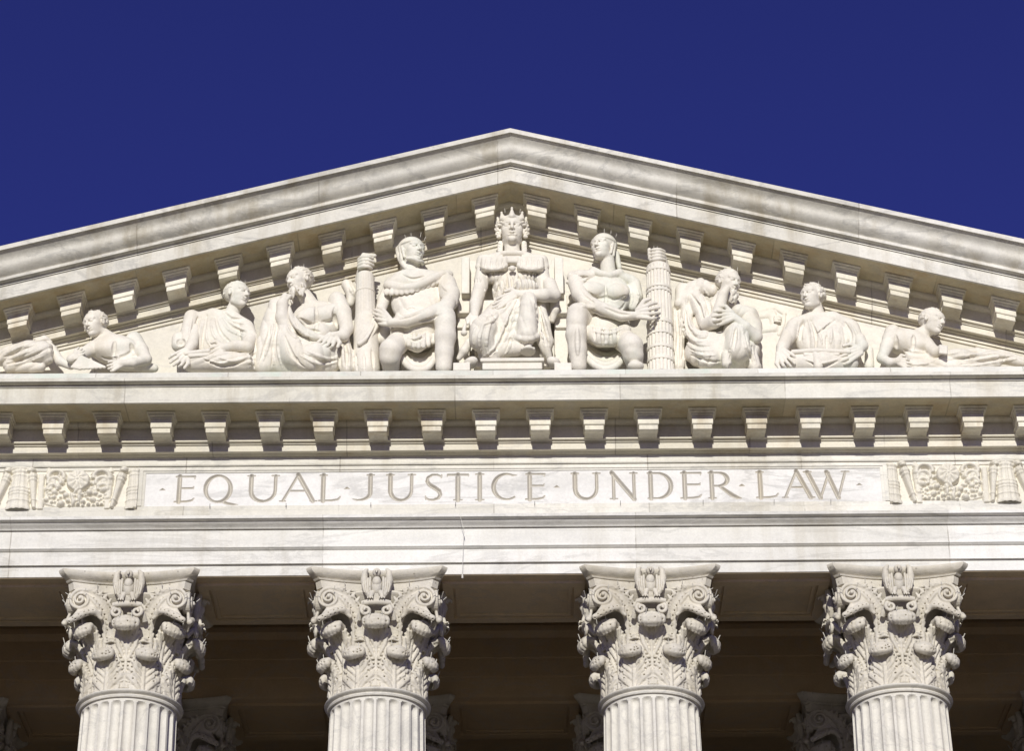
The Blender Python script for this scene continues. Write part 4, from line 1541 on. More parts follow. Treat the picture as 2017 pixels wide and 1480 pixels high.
# ------------------------------------------------------------------ carved relief at the ends of the frieze
def relief(sign, copy_off=0.0):
    W_ = 2.62
    hgt = (Z_FR1 - 0.02) - (Z_FR0 + 0.02)
    stp = 0.0095
    us = np.linspace(0, W_, int(W_ / stp))
    ws = np.linspace(0, Z_P1 - Z_P0 + 0.10, int((Z_P1 - Z_P0 + 0.10) / stp))
    U, Wz = np.meshgrid(us, ws)
    H = np.zeros_like(U)
    own = np.zeros(U.shape, np.int16)
    top = ws[-1]
    rg = np.random.RandomState(4)

    def put(h, idx):
        m = h > H
        H[m] = h[m]
        own[m] = idx

    def dome(u, w, ru, rw, h, idx, rot=0.0, p=0.5):
        c, s = math.cos(rot), math.sin(rot)
        a = ((U - u) * c + (Wz - w) * s) / ru
        b = (-(U - u) * s + (Wz - w) * c) / rw
        q = 1 - a * a - b * b
        put(np.where(q > 0, h * np.maximum(q, 0) ** p, 0), idx)

    def bar(u0, w0, r0, u1, w1, r1, h, idx, bands=(), flat=0.5):
        vx, vy = u1 - u0, w1 - w0
        t = ((U - u0) * vx + (Wz - w0) * vy) / (vx * vx + vy * vy)
        tc = np.clip(t, 0, 1)
        d = np.hypot(U - u0 - t * vx, Wz - w0 - t * vy)
        r = r0 + (r1 - r0) * tc
        for bt, bw, br in bands:
            r = r + br * np.exp(-((tc - bt) / bw) ** 4)
        q = 1 - (d / r) ** 2
        hh = h * np.maximum(q, 0) ** flat * (1 + 0.07 * np.cos(14 * d / r))
        for bt, bw, br in bands:
            hh = hh + np.where(q > 0, 0.016 * np.exp(-((tc - bt) / bw) ** 4), 0)
        put(np.where((q > 0) & (t >= 0) & (t <= 1), hh, 0), idx)
    # 1 rosette
    ru, rw = 0.955, top * 0.655
    dome(ru, rw, 0.185, 0.185, 0.13, 1, p=0.10)
    ang = np.arctan2(Wz - rw, U - ru)
    rad = np.hypot(U - ru, Wz - rw)
    put(np.where(rad < 0.175, 0.125 + 0.045 * np.abs(np.cos(ang * 4)) * np.sin(np.clip(rad / 0.175, 0, 1) * math.pi), 0), 1)
    put(np.where(rad < 0.10, 0.14 + 0.042 * np.abs(np.cos(ang * 4 + 0.6)) * np.sin(np.clip(rad / 0.10, 0, 1) * math.pi), 0), 1)
    dome(ru, rw, 0.04, 0.04, 0.19, 1)
    # 2 garland of fruit hanging in a deep swag
    put(np.where((np.abs(U - ru) < 0.52) & (Wz < top * (0.72 * np.abs((U - ru) / 0.52) ** 2 + 0.40)) & (Wz > 0.05 + 0.3 * np.maximum(0, np.abs(U - ru) - 0.3)), 0.03, 0), 2)
    placed = []
    for i in range(900):
        a = rg.uniform(-1, 1)
        cu = ru + a * 0.50
        lo_, hi_ = 0.05 + 0.10 * abs(a) ** 3, top * (0.40 + 0.34 * abs(a) ** 2)
        s = rg.choice([0.024, 0.032, 0.042, 0.052, 0.06])
        cw = rg.uniform(max(lo_, s * 1.1 + 0.03), hi_)
        if math.hypot(cu - ru, cw - rw) < 0.19 + s * 0.6:
            continue
        if any(math.hypot(cu - x, cw - y) < 0.86 * (s + r_) for x, y, r_ in placed):
            continue
        placed.append((cu, cw, s))
        dome(cu, cw, s * rg.uniform(1.0, 1.35), s, 0.055 + 0.03 * (1 - abs(a)) + s * 1.1, 2, rg.uniform(-0.6, 0.6))
    # leaves down the middle of the swag
    for i in range(7):
        dome(ru + rg.uniform(-.08, .08), top * 0.16 + i * 0.035, 0.04, 0.09, 0.12 + 0.006 * i, 2, rg.uniform(-.5, .5), 0.6)
    # small leaves filling the upper corners
    for i in range(34):
        a = rg.choice([-1, 1])
        dome(ru + a * rg.uniform(.20, .52), rg.uniform(top * .45, top * .9), rg.uniform(.05, .085), rg.uniform(.018, .03), rg.uniform(.05, .085), 2, rg.uniform(-1.2, 1.2))
    # 3 ribbons in the upper corners
    for s in (-1, 1):
        for k in range(3):
            cx, cy = ru + s * (0.36 + 0.02 * k), top * (0.77 - 0.14 * k)
            rr = 0.105 - 0.02 * k
            d = np.hypot((U - cx) / 1.2, Wz - cy)
            put(np.where((np.abs(d - rr) < 0.035) & (Wz > cy - 0.04), 0.10 * np.sqrt(np.maximum(0, 1 - ((d - rr) / 0.035) ** 2)), 0), 3)
        dome(ru + s * 0.40, top * 0.66, 0.09, 0.05, 0.085, 3, s * 0.8)
        dome(ru + s * 0.30, top * 0.60, 0.10, 0.04, 0.075, 3, -s * 0.6)
        dome(ru + s * 0.50, top * 0.80, 0.05, 0.035, 0.10, 3)
    # 4 torches leaning against upright straps
    bd = ((0.10, 0.04, 0.012), (0.2, 0.03, 0.008), (0.78, 0.02, 0.01))
    bar(0.27, top * 0.84, 0.075, 0.40, top * 0.02, 0.035, 0.115, 4, bd)
    bar(0.455, top * 0.82, 0.05, 0.475, top * 0.01, 0.05, 0.07, 4, flat=0.2)
    bar(1.55, top * 0.84, 0.05, 1.53, top * 0.01, 0.055, 0.075, 4, flat=0.2)
    bar(1.70, top * 0.85, 0.075, 1.62, top * 0.02, 0.04, 0.115, 4, bd)
    bar(2.08, top * 0.84, 0.075, 2.26, top * 0.02, 0.035, 0.115, 4, bd)
    for u in (0.24, 1.72, 2.08):
        dome(u, top * 0.93, 0.085, 0.05, 0.13, 4)
        dome(u + 0.02, top * 0.885, 0.07, 0.03, 0.14, 4)
    # 5 banded vases, widening to the foot
    vb = ((0.06, 0.03, 0.02), (0.16, 0.015, 0.006), (0.46, 0.03, 0.014), (0.54, 0.03, 0.014), (0.62, 0.015, 0.006), (0.78, 0.02, 0.01), (0.95, 0.05, 0.02))
    bar(1.885, top * 0.93, 0.125, 1.885, 0.0, 0.19, 0.12, 5, vb)
    bar(0.07, top * 0.95, 0.09, 0.04, 0.0, 0.15, 0.085, 5, vb)
    dome(1.885, top * 0.955, 0.20, 0.045, 0.13, 5)
    H += 0.004 * rg.rand(*H.shape) * (H > 0.01)
    # smooth once
    Hs = H.copy()
    Hs[1:-1, 1:-1] = (H[1:-1, 1:-1] * 4 + H[:-2, 1:-1] + H[2:, 1:-1] + H[1:-1, :-2] + H[1:-1, 2:]) / 8
    n_w, n_u = H.shape
    x0 = (XP1 + 0.11) if sign > 0 else (XP0 - 0.11)
    vv = np.stack([x0 + sign * (U + copy_off), FY - 0.03 - Hs * 1.0, Z_P0 - 0.05 + Wz + 0.001], -1).reshape(-1, 3)
    i2 = (np.arange(n_w - 1)[:, None] * n_u + np.arange(n_u - 1)[None, :])
    q = np.stack([i2, i2 + 1, i2 + n_u + 1, i2 + n_u], -1).reshape(-1, 4)
    if sign < 0:
        q = q[:, ::-1]
    fo = own.reshape(-1)[q].max(1)
    base = bpy.data.objects.new('relief_panel', np_mesh('relief_panel', vv, q[fo == 0], M_RELIEF))
    link(base, house)
    base.matrix_parent_inverse = Matrix.Translation(house.location).inverted()
    names = {1: 'rosette', 2: 'garland', 3: 'ribbon', 4: 'torch', 5: 'vase'}
    mid = vv[q].mean(1)
    um = np.abs(mid[:, 0] - x0) - copy_off
    groups = [(1, fo == 1), (2, fo == 2), (3, (fo == 3) & (um < ru)), (3, (fo == 3) & (um >= ru))]
    groups += [(4, (fo == 4) & (um < 0.8)), (4, (fo == 4) & (um >= 0.8) & (um < 1.885)), (4, (fo == 4) & (um >= 1.885)), (5, (fo == 5) & (um < 1)), (5, (fo == 5) & (um >= 1))]
    for idx, msk in groups:
        nm = names[idx]
        if not msk.any():
            continue
        o = bpy.data.objects.new(nm, np_mesh(nm, vv, q[msk], M_RELIEF))
        link(o, base)


for s_ in (-1, 1):
    for off_ in (0.0, 2.62, 5.24):
        relief(s_, off_)
# ------------------------------------------------------------------ the pediment figures
def helmet(F, S_field):
    """metal cap worn by the head last cut in S_field, as its own field F"""
    W, M, S = S_field.W, S_field.hM, S_field.hS
    F.ell3(W((0, -0.11, 0.19)), np.array((0.395, 0.475, 0.375)) * S, M, 0.01)
    for q in (-1, 1):
        F.cone(W((q * 0.345, -0.02, 0.10)), W((q * 0.30, 0.02, -0.28)), 0.055 * S, 0.045 * S, 0.01)
        F.cone(W((q * 0.345, -0.12, 0.10)), W((q * 0.30, -0.12, -0.30)), 0.07 * S, 0.06 * S, 0.01)
    F.cone(W((0, -0.33, 0.1)), W((0, -0.34, -0.30)), 0.22 * S, 0.20 * S, 0.03)
    for a in range(-80, 81, 8):
        b = a + 8
        p = [W((0.385 * math.sin(R(q)), -0.06 + 0.43 * math.cos(R(q)), 0.185 + 0.02 * math.cos(R(q)))) for q in (a, b)]
        F.cone(p[0], p[1], 0.04 * S, 0.04 * S, 0.01)
    F.ell3(W((0, 0.46, -0.12)), np.array((0.37, 0.42, 0.265)) * S, M, 0.006, True)


# --- enthroned woman
G1 = 'carved figures in the pediment'
root = statue('seated_statue', 1009, 700, 'crowned robed woman enthroned at the centre of the pediment, largest of the carved figures', 'statue', G1)
B = Field(900, 400, 1115, 722, 0.0, 1.06)
B.chain([(1009, 524, .40, 22), (1009, 498, .44, 16.5), (1008, 480, .46, 16.5)], .02)
B.head(1008.5, 442, .48, 72, 0, -3, 0, hair='none')
for q in (-1, 1):
    for (a, b, c, r) in ((.33, .10, .26, .085), (.39, .04, .17, .085), (.41, .0, .06, .08), (.40, -.02, -.06, .075), (.37, .02, -.17, .07), (.44, -.05, .12, .06), (.30, .20, .20, .05), (.34, .14, .14, .05)):
        B.E((q * a, b, c), (r, r, r * .8), .02)
        B.E((q * (a + .03), b + .05, c), (r * .35, r * .35, r * .3), .01, True)
    B.E((0, -.12, .20), (.37, .42, .33), .02)
    B.chain([(1009 + q * 23, 480, .42, 6), (1009 + q * 24, 494, .48, 5.5), (1009 + q * 22, 508, .58, 5)], .01)
    for i in range(5):
        B.groove([(1009 + q * 19, 484 + 5 * i), (1009 + q * 29, 481 + 5 * i)], 1.0, .01)
# bare right arm resting on the thigh
B.chain([(948, 552, .46, 12), (942, 580, .54, 13.5), (937, 598, .60, 12.5), (934, 622, .70, 8)], .03)
B.hand((932, 620, .70), (941, 653, .80), 17, (1, .15), .03, 1, 3.3)
# left forearm and hand across the lap
B.chain([(1082, 560, .55, 15), (1090, 582, .68, 15), (1072, 582, .80, 14), (1045, 582, .80, 12), (1018, 580, .78, 8.5)], .03)
B.hand((1017, 580, .80), (970, 604, .80), 22, (-.35, 1), .02, 1, 3.6)
# sandalled feet
B.chain([(1009, 545, .34, 12), (1026, 600, .48, 9), (1038, 640, .72, 8), (1040, 680, .80, 8), (1040, 691, .84, 6)], .02)
B.ell(1040, 692, .86, 15, 5, 18, k=.015)
for i in range(5):
    B.chain([(1029 + 5.6 * i, 687, .94, 3.0), (1030 + 5.2 * i, 691, .86, 3.2)], .004)
carve('body', B, root)
C_ = Field(965, 395, 1055, 445, 0.1, 0.9)
W = B.W
ring = []
for i in range(25):
    a = R(-110 + 220 * i / 24)
    ring.append((math.sin(a), math.cos(a)))
for (s0, c0), (s1, c1) in zip(ring[:-1], ring[1:]):
    for z, r in ((.235, .03), (.28, .028), (.325, .03)):
        C_.cone(W((.355 * s0, -.08 + .42 * c0, z)), W((.355 * s1, -.08 + .42 * c1, z)), r * B.hS, r * B.hS, .008)
for a, hgt in ((-84, .13), (-46, .14), (0, .20), (46, .14), (84, .13)):
    s0, c0 = math.sin(R(a)), math.cos(R(a))
    C_.cone(W((.365 * s0, -.08 + .43 * c0, .31)), W((.40 * s0, -.08 + .47 * c0, .33 + hgt)), .095 * B.hS, .022 * B.hS, .03)
    C_.cone(W((.40 * s0, -.08 + .47 * c0, .33 + hgt)), W((.402 * s0, -.08 + .47 * c0, .34 + hgt)), .038 * B.hS, .038 * B.hS, .006)
carve('crown', C_, root)
F = Field(895, 490, 1125, 728, 0.0, 1.06)
F.ell(1009, 570, .40, 40, 66, 28)
for q in (-1, 1):
    F.ell(1009 + q * 31, 546, .52, 17, 15, 14, k=.03)
    F.chain([(1009 + q * 54, 526, .42, 15), (1009 + q * 36, 516, .44, 15)], .03)
    # sleeves
    F.chain([(1009 + q * 58, 530, .44, 14), (1009 + q * 60, 552, .48, 16), (1009 + q * 64, 570, .50, 15)], .02)
    F.curve([(1009 + q * 73, 570, .50, 2.6), (1009 + q * 64, 578, .60, 2.8), (1009 + q * 54, 573, .56, 2.6)], .008)
# thighs and knees under the skirt
F.chain([(985, 618, .42, 30), (952, 650, .82, 27), (948, 668, .84, 25), (970, 705, .66, 16)], .05)
F.chain([(1030, 606, .42, 28), (1042, 590, .86, 15), (1041, 604, .88, 17), (1039, 636, .86, 20.5), (1038, 660, .84, 23)], .04)
F.ell(1036, 566, .74, 24, 15, 18, k=.03)
F.chain([(1012, 606, .66, 22), (998, 640, .68, 24), (980, 680, .66, 23), (955, 700, .64, 15)], .05)
F.chain([(1062, 600, .60, 13), (1070, 640, .62, 13), (1078, 675, .58, 13), (1072, 700, .56, 9)], .04)
F.chain([(1094, 588, .50, 9), (1092, 612, .50, 9), (1088, 632, .46, 5)], .03)
F.curve([(1013, 662, .80, 6), (1026, 667, .90, 6), (1042, 668, .92, 6), (1058, 662, .86, 6)], .02)
F.curve([(1056, 640, .74, 8), (1064, 664, .74, 9), (1074, 686, .70, 9), (1082, 706, .62, 6)], .025)
F.ell(1038, 690, .86, 24, 11, 34, k=.008, cut=True)
for a in ([(958, 626), (948, 650), (944, 676), (950, 700)], [(972, 620), (962, 650), (958, 680), (964, 704)], [(986, 612), (970, 632), (950, 640)], [(940, 640), (932, 664), (934, 690)], [(996, 600), (976, 618), (956, 626)]):
    F.ridge(a, 2.6, .03)
for i in range(5):
    y = 622 + 17 * i
    F.curve([(962 - i, y + 10, .74 - .02 * i, 13), (990, y, .70, 14), (1024, y - 4, .76, 13)], .05)
F.curve([(974, 592, .50, 3), (1000, 598, .60, 3), (1030, 592, .56, 3)], .01)
# carved folds
for a in ([(1024, 584), (1014, 610), (1006, 640), (990, 676), (962, 704)], [(1018, 588), (1004, 618), (990, 650), (974, 684), (950, 704)], [(1028, 590), (1020, 620), (1014, 650), (1004, 684), (990, 704)],
          [(1012, 584), (998, 606), (984, 620)], [(1064, 596), (1070, 630), (1080, 668), (1082, 690)], [(1058, 600), (1062, 635), (1068, 664), (1074, 690)], [(1050, 580), (1056, 610), (1060, 640), (1066, 660)]):
    F.ridge(a, 2.8, .02)
for a in ([(1021, 588), (1010, 614), (999, 645), (984, 680), (958, 705)], [(1026, 592), (1017, 625), (1009, 660), (996, 694)], [(1061, 600), (1067, 640), (1075, 680)], [(1054, 590), (1059, 620), (1063, 652)],
          [(1000, 545), (996, 570), (985, 600)], [(1010, 545), (1010, 568)], [(988, 552), (976, 580), (968, 606)], [(1020, 545), (1026, 556)]):
    F.groove(a, 2.0, .02)
for i in range(7):
    x = 972 + 8 * i
    F.ridge([(x + 14 - i * 2, 548), (x + 6 - i, 570), (x - 4, 596)], 1.3, .012)
for q in (-1, 1):
    for i in range(4):
        F.groove([(1009 + q * (60 + 5 * i), 548), (1009 + q * (64 + 4 * i), 574)], 1.3, .012)
    F.groove([(1009 + q * 66, 537), (1009 + q * 48, 541), (1009 + q * 30, 539), (1009 + q * 16, 532)], 1.8, .012)
    for i in range(6):
        F.ridge([(1009 + q * (22 + 6 * i), 532 + abs(i - 2)), (1009 + q * (24 + 5 * i), 552)], 1.0, .01)
F.pleat(6, 8, 1.9, 1, 0.8, box=(955, 526, 1065, 612))
F.pleat(20, 14.9, 0.9, 2, 1.0, box=(900, 590, 1110, 735))
carve('robe', F, root)
F = Field(930, 485, 1090, 560, 0.2, 1.0)
for q in (-1, 1):
    xa, xb = sorted((1009 + q * 9, 1009 + q * 62))
    F.block(xa, 503, xb, 529, .15, .71, .02, .05)
    F.curve([(1009 + q * 12, 523, .68, 4), (1009 + q * 26, 529, .72, 4.5), (1009 + q * 44, 530, .71, 4.5), (1009 + q * 61, 526, .62, 4)], .012)
    for g_ in range(4):
        F.groove([(1009 + q * (16 + 11 * g_), 506), (1009 + q * (19 + 11 * g_), 518), (1009 + q * (16 + 12 * g_), 528)], 1.0, .012)
    F.chain([(1009 + q * 30, 509, .52, 12), (1009 + q * 58, 514, .47, 12), (1009 + q * 64, 526, .47, 9)], .04)
F.block(990, 502, 1028, 517, .2, .68, .02, .04)
F.ell(1009, 507, .46, 42, 10, 22, k=.025)
F.ell(1009, 529, .72, 7, 6, 6, k=.004)
F.ell(1009, 495, .42, 24, 12, 20, k=.01, cut=True)
carve('capelet', F, root)
# throne
t = empty('throne', P(1009, 725, .4), 'square backed marble throne beneath the crowned woman', 'throne')
T = Field(896, 495, 1124, 732, -0.04, 1.05)
for q in (-1, 1):
    T.block(1009 + q * 92 - 8, 506, 1009 + q * 92 + 8, 578, -.05, .46)
    T.block(1009 + q * 96 - 12, 580, 1009 + q * 96 + 12, 728, -.05, .30)
    T.block(1009 + q * 97 - 12, 612, 1009 + q * 97 + 12, 617, -.05, .42)
    T.block(1009 + q * 97 - 12, 640, 1009 + q * 97 + 12, 646, -.05, .36)
    T.ell(1009 + q * 82, 716, .82, 13, 9, 16)
    T.ell(1009 + q * 78, 711, .86, 10, 8, 10)
    T.block(1009 + q * 100 - 17, 714, 1009 + q * 100 + 17, 730, .3, .93)
T.block(918, 512, 1100, 600, -.05, .14)
T.block(935, 590, 1083, 722, -.05, .50)
T.block(946, 704, 1072, 712, .2, .97)
T.block(950, 712, 1068, 728, .2, .93)
carve('throne_frame', T, t)
sw = empty('sword', P(914, 680, .7), 'short carved sword hanging beside the seated woman\'s right hand', 'sword')
Q_ = Field(890, 640, 945, 725, .3, 1.0)
Q_.chain([(914, 656, .80, 6.5)], .01)
Q_.chain([(914, 650, .78, 4), (916, 640, .76, 3)], .01)
Q_.chain([(934, 660, .76, 4), (924, 676, .74, 8), (914, 692, .70, 9), (904, 706, .66, 5)], .02)
carve('scabbard', Q_, sw)
pins(root, [(995, 414, .6, -2, -6), (1024, 415, .6, 2, -6), (1079, 520, .5, 2, -8), (942, 520, .5, -1, -8), (1085, 516, .5, 3, -7)])


def rods(name, label, x0, y0, x1, y1, d0, d1, r0, r1, bands, rib=0.10):
    """bundle of rods bound with straps"""
    t = empty(name, P(x1, y1, d1), label, 'fasces', 'rod bundles held by the guards')
    a, b = P(x1, y1, d1), P(x0, y0, d0)
    ax = (b - a).normalized()
    u = Vector((1, 0, 0))
    u = (u - ax * u.dot(ax)).normalized()
    v = ax.cross(u)
    L = (b - a).length
    nr = 18
    na = nr * 8
    secs = [(0, 1.0)] + [(i / 40, 1.0) for i in range(1, 40)] + [(0.985, 0.96), (0.995, 0.86), (1.0, 0.70), (1.004, 0.3), (1.0045, 0.0)]
    V, Fc = [], []
    for s, q in secs:
        rr = (r1 + (r0 - r1) * s) * PX * q
        for k in range(na):
            th = 2 * math.pi * k / na
            w = abs(math.sin(th * nr / 2))
            rad = rr * (1 - rib + rib * math.sqrt(w)) if s < 0.97 else rr
            V.append(a + ax * (L * s) + (u * math.cos(th) + v * math.sin(th)) * rad)
    for i in range(len(secs) - 1):
        for k in range(na):
            Fc.append((i * na + k, i * na + (k + 1) % na, (i + 1) * na + (k + 1) % na, (i + 1) * na + k))
    mesh_obj('rod_bundle', V, Fc, M_STAT, t, True, R(50))
    for s, w in bands:
        m = MB()
        pr = []
        rr = (r1 + (r0 - r1) * s) * PX
        for ds, q in ((-w, 0.97), (-w, 1.035), (-w * .6, 1.05), (w * .6, 1.05), (w, 1.035), (w, 0.97)):
            pr.append([a + ax * (L * (s + ds)) + (u * math.cos(2 * math.pi * k / 48) + v * math.sin(2 * math.pi * k / 48)) * rr * q for k in range(48)])
        m.add([p for r in pr for p in r], [(i * 48 + k, i * 48 + (k + 1) % 48, (i + 1) * 48 + (k + 1) % 48, (i + 1) * 48 + k) for i in range(5) for k in range(48)])
        m.build('strap', M_STAT, t, True, R(40))
    return t


# --- guard on the right with the rod bundle
root = statue('seated_statue', 1190, 700, 'helmeted guard right of the crowned woman, bare arm reaching across to a bundle of rods', 'statue', G1)
B = Field(1100, 450, 1325, 728, 0.0, 1.08)
B.head(1177, 477, .46, 62, -30, 2, 0, hair='none')
B.chain([(1196, 508, .44, 14.5), (1198, 540, .40, 17)], .03)
B.chain([(1134, 556, .46, 18), (1142, 580, .64, 17), (1154, 594, .76, 15.5), (1188, 610, .86, 14), (1225, 623, .88, 10.5), (1256, 622, .88, 7.8)], .03)
B.ell(1170, 603, .84, 20, 13, 12, rot=-28, k=.03)
B.hand((1255, 618, .90), (1299, 611, .90), 25, (.1, 1), .05, 1, 3.9)
# clenched hand on top of the bundle
B.ell(1296, 505, .44, 13, 14, 12)
for i in range(4):
    B.curve([(1278 + (2, 0, 1, 4)[i], 495 + 6.4 * i, .58, 2.9), (1288, 492 + 6.5 * i, .65, 3.4), (1299, 492 + 6.2 * i, .64, 3.7), (1308, 496 + 5.6 * i, .52, 3.8)], .004)
B.chain([(1281, 510, .58, 4.5), (1279, 492, .56, 4)], .01)
B.chain([(1303, 510, .42, 11), (1308, 530, .30, 12)], .02)
# legs
B.chain([(1170, 640, .40, 26), (1138, 618, .80, 22), (1136, 632, .82, 21), (1135, 660, .80, 22), (1138, 690, .76, 19), (1140, 722, .72, 16)], .04)
B.ell(1135, 621, .86, 15, 14, 10, k=.03)
B.chain([(1215, 660, .40, 26), (1243, 682, .84, 25), (1247, 700, .80, 21), (1250, 722, .60, 18)], .04)
B.ell(1252, 722, .84, 16, 10, 14, k=.03)
for a in ([(1140, 566), (1152, 584), (1172, 598)], [(1156, 604), (1180, 618), (1210, 628)], [(1190, 606), (1220, 618), (1240, 620)]):
    B.groove(a, 1.4, .02)
for a in ([(1137, 645), (1138, 700)], [(1146, 604), (1170, 606)]):
    B.ridge(a, 3.0, .06)
for x_ in (1136, 1244):
    B.ell(x_, 634 if x_ < 1200 else 692, .92, 11, 9, 8, k=.04)
carve('body', B, root)
Hm = Field(1140, 440, 1240, 545, 0.0, .95)
helmet(Hm, B)
Hm.chain([(1214, 500, .34, 6), (1220, 528, .30, 5)], .02)
carve('helmet', Hm, root)
F = Field(1100, 520, 1285, 728, 0.0, 1.0)
F.ell(1192, 584, .40, 52, 48, 28)
F.ell(1188, 628, .42, 44, 40, 27)
F.ell(1166, 570, .62, 25, 17, 12, k=.04)
F.ell(1217, 574, .60, 23, 17, 12, k=.04)
F.chain([(1168, 534, .48, 9), (1185, 540, .56, 7), (1202, 543, .56, 7), (1220, 538, .48, 9)], .02)
F.chain([(1128, 546, .44, 12), (1142, 543, .50, 12), (1164, 543, .48, 11)], .02)
F.chain([(1118, 556, .48, 4), (1134, 556, .60, 4), (1152, 552, .60, 4)], .008)
F.chain([(1222, 545, .44, 11), (1242, 553, .38, 12)], .02)
F.chain([(1248, 560, .34, 15), (1252, 585, .34, 15), (1246, 605, .34, 10)], .03)
# skirt of straps and the tunic below it
F.chain([(1152, 628, .56, 18), (1180, 640, .62, 20), (1222, 640, .60, 20)], .04)
F.chain([(1158, 655, .70, 15), (1182, 668, .78, 17), (1206, 668, .78, 17), (1230, 652, .72, 14)], .008)
F.ell(1192, 656, .52, 42, 32, 34, k=.02)
for t in range(7):
    x = 1160 + 11 * t
    F.curve([(x + 2, 652, .80 - .008 * (t - 3) ** 2, 4), (x + 1, 664, .84 - .012 * (t - 3) ** 2, 5), (x, 676 - .9 * (t - 3) ** 2, .84 - .012 * (t - 3) ** 2, 4.5)], .006)
F.ell(1191, 712, .72, 30, 21, 44, k=.006, cut=True)
for dy, dd, r_ in ((0, 0, 7), (-7, -.12, 8), (-15, -.24, 9), (-24, -.36, 9)):
    F.curve([(1154, 704 + dy, .62 + dd, r_), (1172, 720 + dy, .70 + dd, r_), (1192, 728 + dy, .73 + dd, r_), (1212, 722 + dy, .70 + dd, r_), (1226, 708 + dy, .64 + dd, r_)], .012)
F.block(1150, 690, 1230, 728, -.05, .22)
for a in ([(1156, 574), (1178, 588), (1194, 586), (1210, 590), (1232, 582)], [(1192, 560), (1194, 586), (1193, 620)], [(1160, 600), (1172, 612), (1188, 616)], [(1232, 596), (1222, 610), (1200, 616)],
          [(1170, 640), (1172, 670)], [(1186, 645), (1188, 682)], [(1202, 645), (1204, 682)], [(1216, 642), (1219, 672)], [(1126, 552), (1140, 548), (1158, 546)]):
    F.groove(a, 1.8, .016)
for a in ([(1156, 648), (1180, 656), (1206, 657), (1230, 645)], [(1150, 640), (1178, 648), (1210, 650), (1232, 638)],
          [(1240, 560), (1246, 585), (1243, 604)], [(1252, 562), (1258, 585), (1252, 604)]):
    F.ridge(a, 2.2, .014)
for x, y in ((1183, 598), (1178, 660), (1198, 662)):
    F.ell(x, y, .80 if y > 640 else .70, 5, 4, 3, k=.012)
carve('tunic', F, root)
rods('fasces', 'marble bundle of rods bound with straps, gripped from above by the right guard', 1296, 524, 1302.5, 741, .50, .56, 23.5, 26.6, ((.93, .013), (.77, .011), (.735, .011), (.45, .015), (.34, .008), (.22, .012), (.115, .014)))
pins(root, [(1176, 457, .5, -1, -7), (1190, 454, .5, 1, -8), (1203, 456, .5, 2, -7), (1213, 462, .45, 4, -6), (1288, 488, .55, 0, -7), (1294, 488, .55, 2, -7), (1254, 672, .8, 5, -6)])

# --- guard on the left, cowled
root = statue('seated_statue', 820, 700, 'helmeted guard left of the crowned woman, in a scalloped shoulder cape', 'statue', G1)
B = Field(690, 455, 905, 728, 0.0, 1.08)
B.head(824, 485, .46, 64, 34, 2, 0, hair='none')
B.chain([(806, 516, .42, 16), (810, 548, .40, 19)], .03)
B.chain([(886, 590, .62, 16), (880, 604, .76, 16), (845, 620, .88, 15), (800, 634, .90, 12), (770, 636, .88, 8.5)], .03)
B.ell(850, 616, .86, 20, 12, 12, rot=18, k=.03)
B.hand((770, 634, .88), (737, 622, .80), 22, (.2, 1), .06, 1, 3.8)
B.chain([(768, 566, .30, 14), (756, 592, .38, 13), (748, 616, .52, 10)], .03)
B.ell(722, 520, .48, 14, 15, 12)
for i in range(4):
    B.curve([(707, 511 + 5.8 * i, .54, 3.8), (716, 506 + 6.3 * i, .64, 3.7), (726, 506 + 6.5 * i, .65, 3.4), (736 - (2, 0, 1, 4)[i], 510 + 6.4 * i, .58, 2.9)], .004)
B.chain([(710, 512, .54, 5), (716, 502, .56, 4), (738, 504, .58, 4)], .01)
B.chain([(716, 530, .44, 12), (710, 552, .30, 12)], .02)
B.chain([(835, 640, .40, 26), (876, 624, .80, 22), (877, 636, .82, 22), (877, 664, .80, 22.5), (875, 695, .76, 19), (874, 724, .72, 17)], .04)
B.ell(877, 626, .86, 15, 14, 10, k=.03)
B.chain([(800, 660, .40, 26), (770, 690, .84, 24), (768, 704, .80, 21), (770, 724, .62, 18)], .04)
B.chain([(758, 640, .50, 14), (752, 668, .50, 16)], .03)
for a in ([(836, 612), (810, 624), (786, 630)], [(870, 618), (850, 628), (826, 634)]):
    B.groove(a, 1.4, .02)
carve('body', B, root)
Hm = Field(760, 440, 870, 560, 0.0, .95)
helmet(Hm, B)
W = B.W
for a in range(-70, 71, 10):
    p = [W((0.31 * math.sin(R(q)), 0.05 + 0.28 * math.cos(R(q)), -0.50 + 0.10 * abs(math.sin(R(q))))) for q in (a, a + 10)]
    Hm.cone(p[0], p[1], .042 * B.hS, .042 * B.hS, .03)
Hm.curve([(784, 490, .40, 5), (789, 512, .44, 5), (804, 530, .52, 5), (826, 533, .58, 4)], .03)
carve('helmet', Hm, root)
F = Field(740, 520, 910, 728, 0.0, 1.05)
F.ell(822, 596, .40, 52, 54, 28)
F.ell(818, 636, .42, 44, 36, 27)
F.chain([(880, 558, .46, 20), (886, 580, .58, 21), (886, 596, .62, 18)], .04)
F.chain([(785, 650, .60, 16), (815, 655, .66, 19), (848, 640, .66, 17)], .008)
F.chain([(800, 672, .70, 15), (822, 680, .74, 16), (842, 668, .70, 14)], .008)
F.ell(824, 660, .52, 40, 32, 34, k=.02)
for t in range(7):
    x = 796 + 9.5 * t
    F.curve([(x + 1, 660, .80 - .008 * (t - 3) ** 2, 4), (x, 672, .84 - .012 * (t - 3) ** 2, 5), (x, 684 - 1.0 * (t - 3) ** 2, .84 - .012 * (t - 3) ** 2, 4.5)], .006)
F.ell(824, 718, .72, 28, 21, 44, k=.006, cut=True)
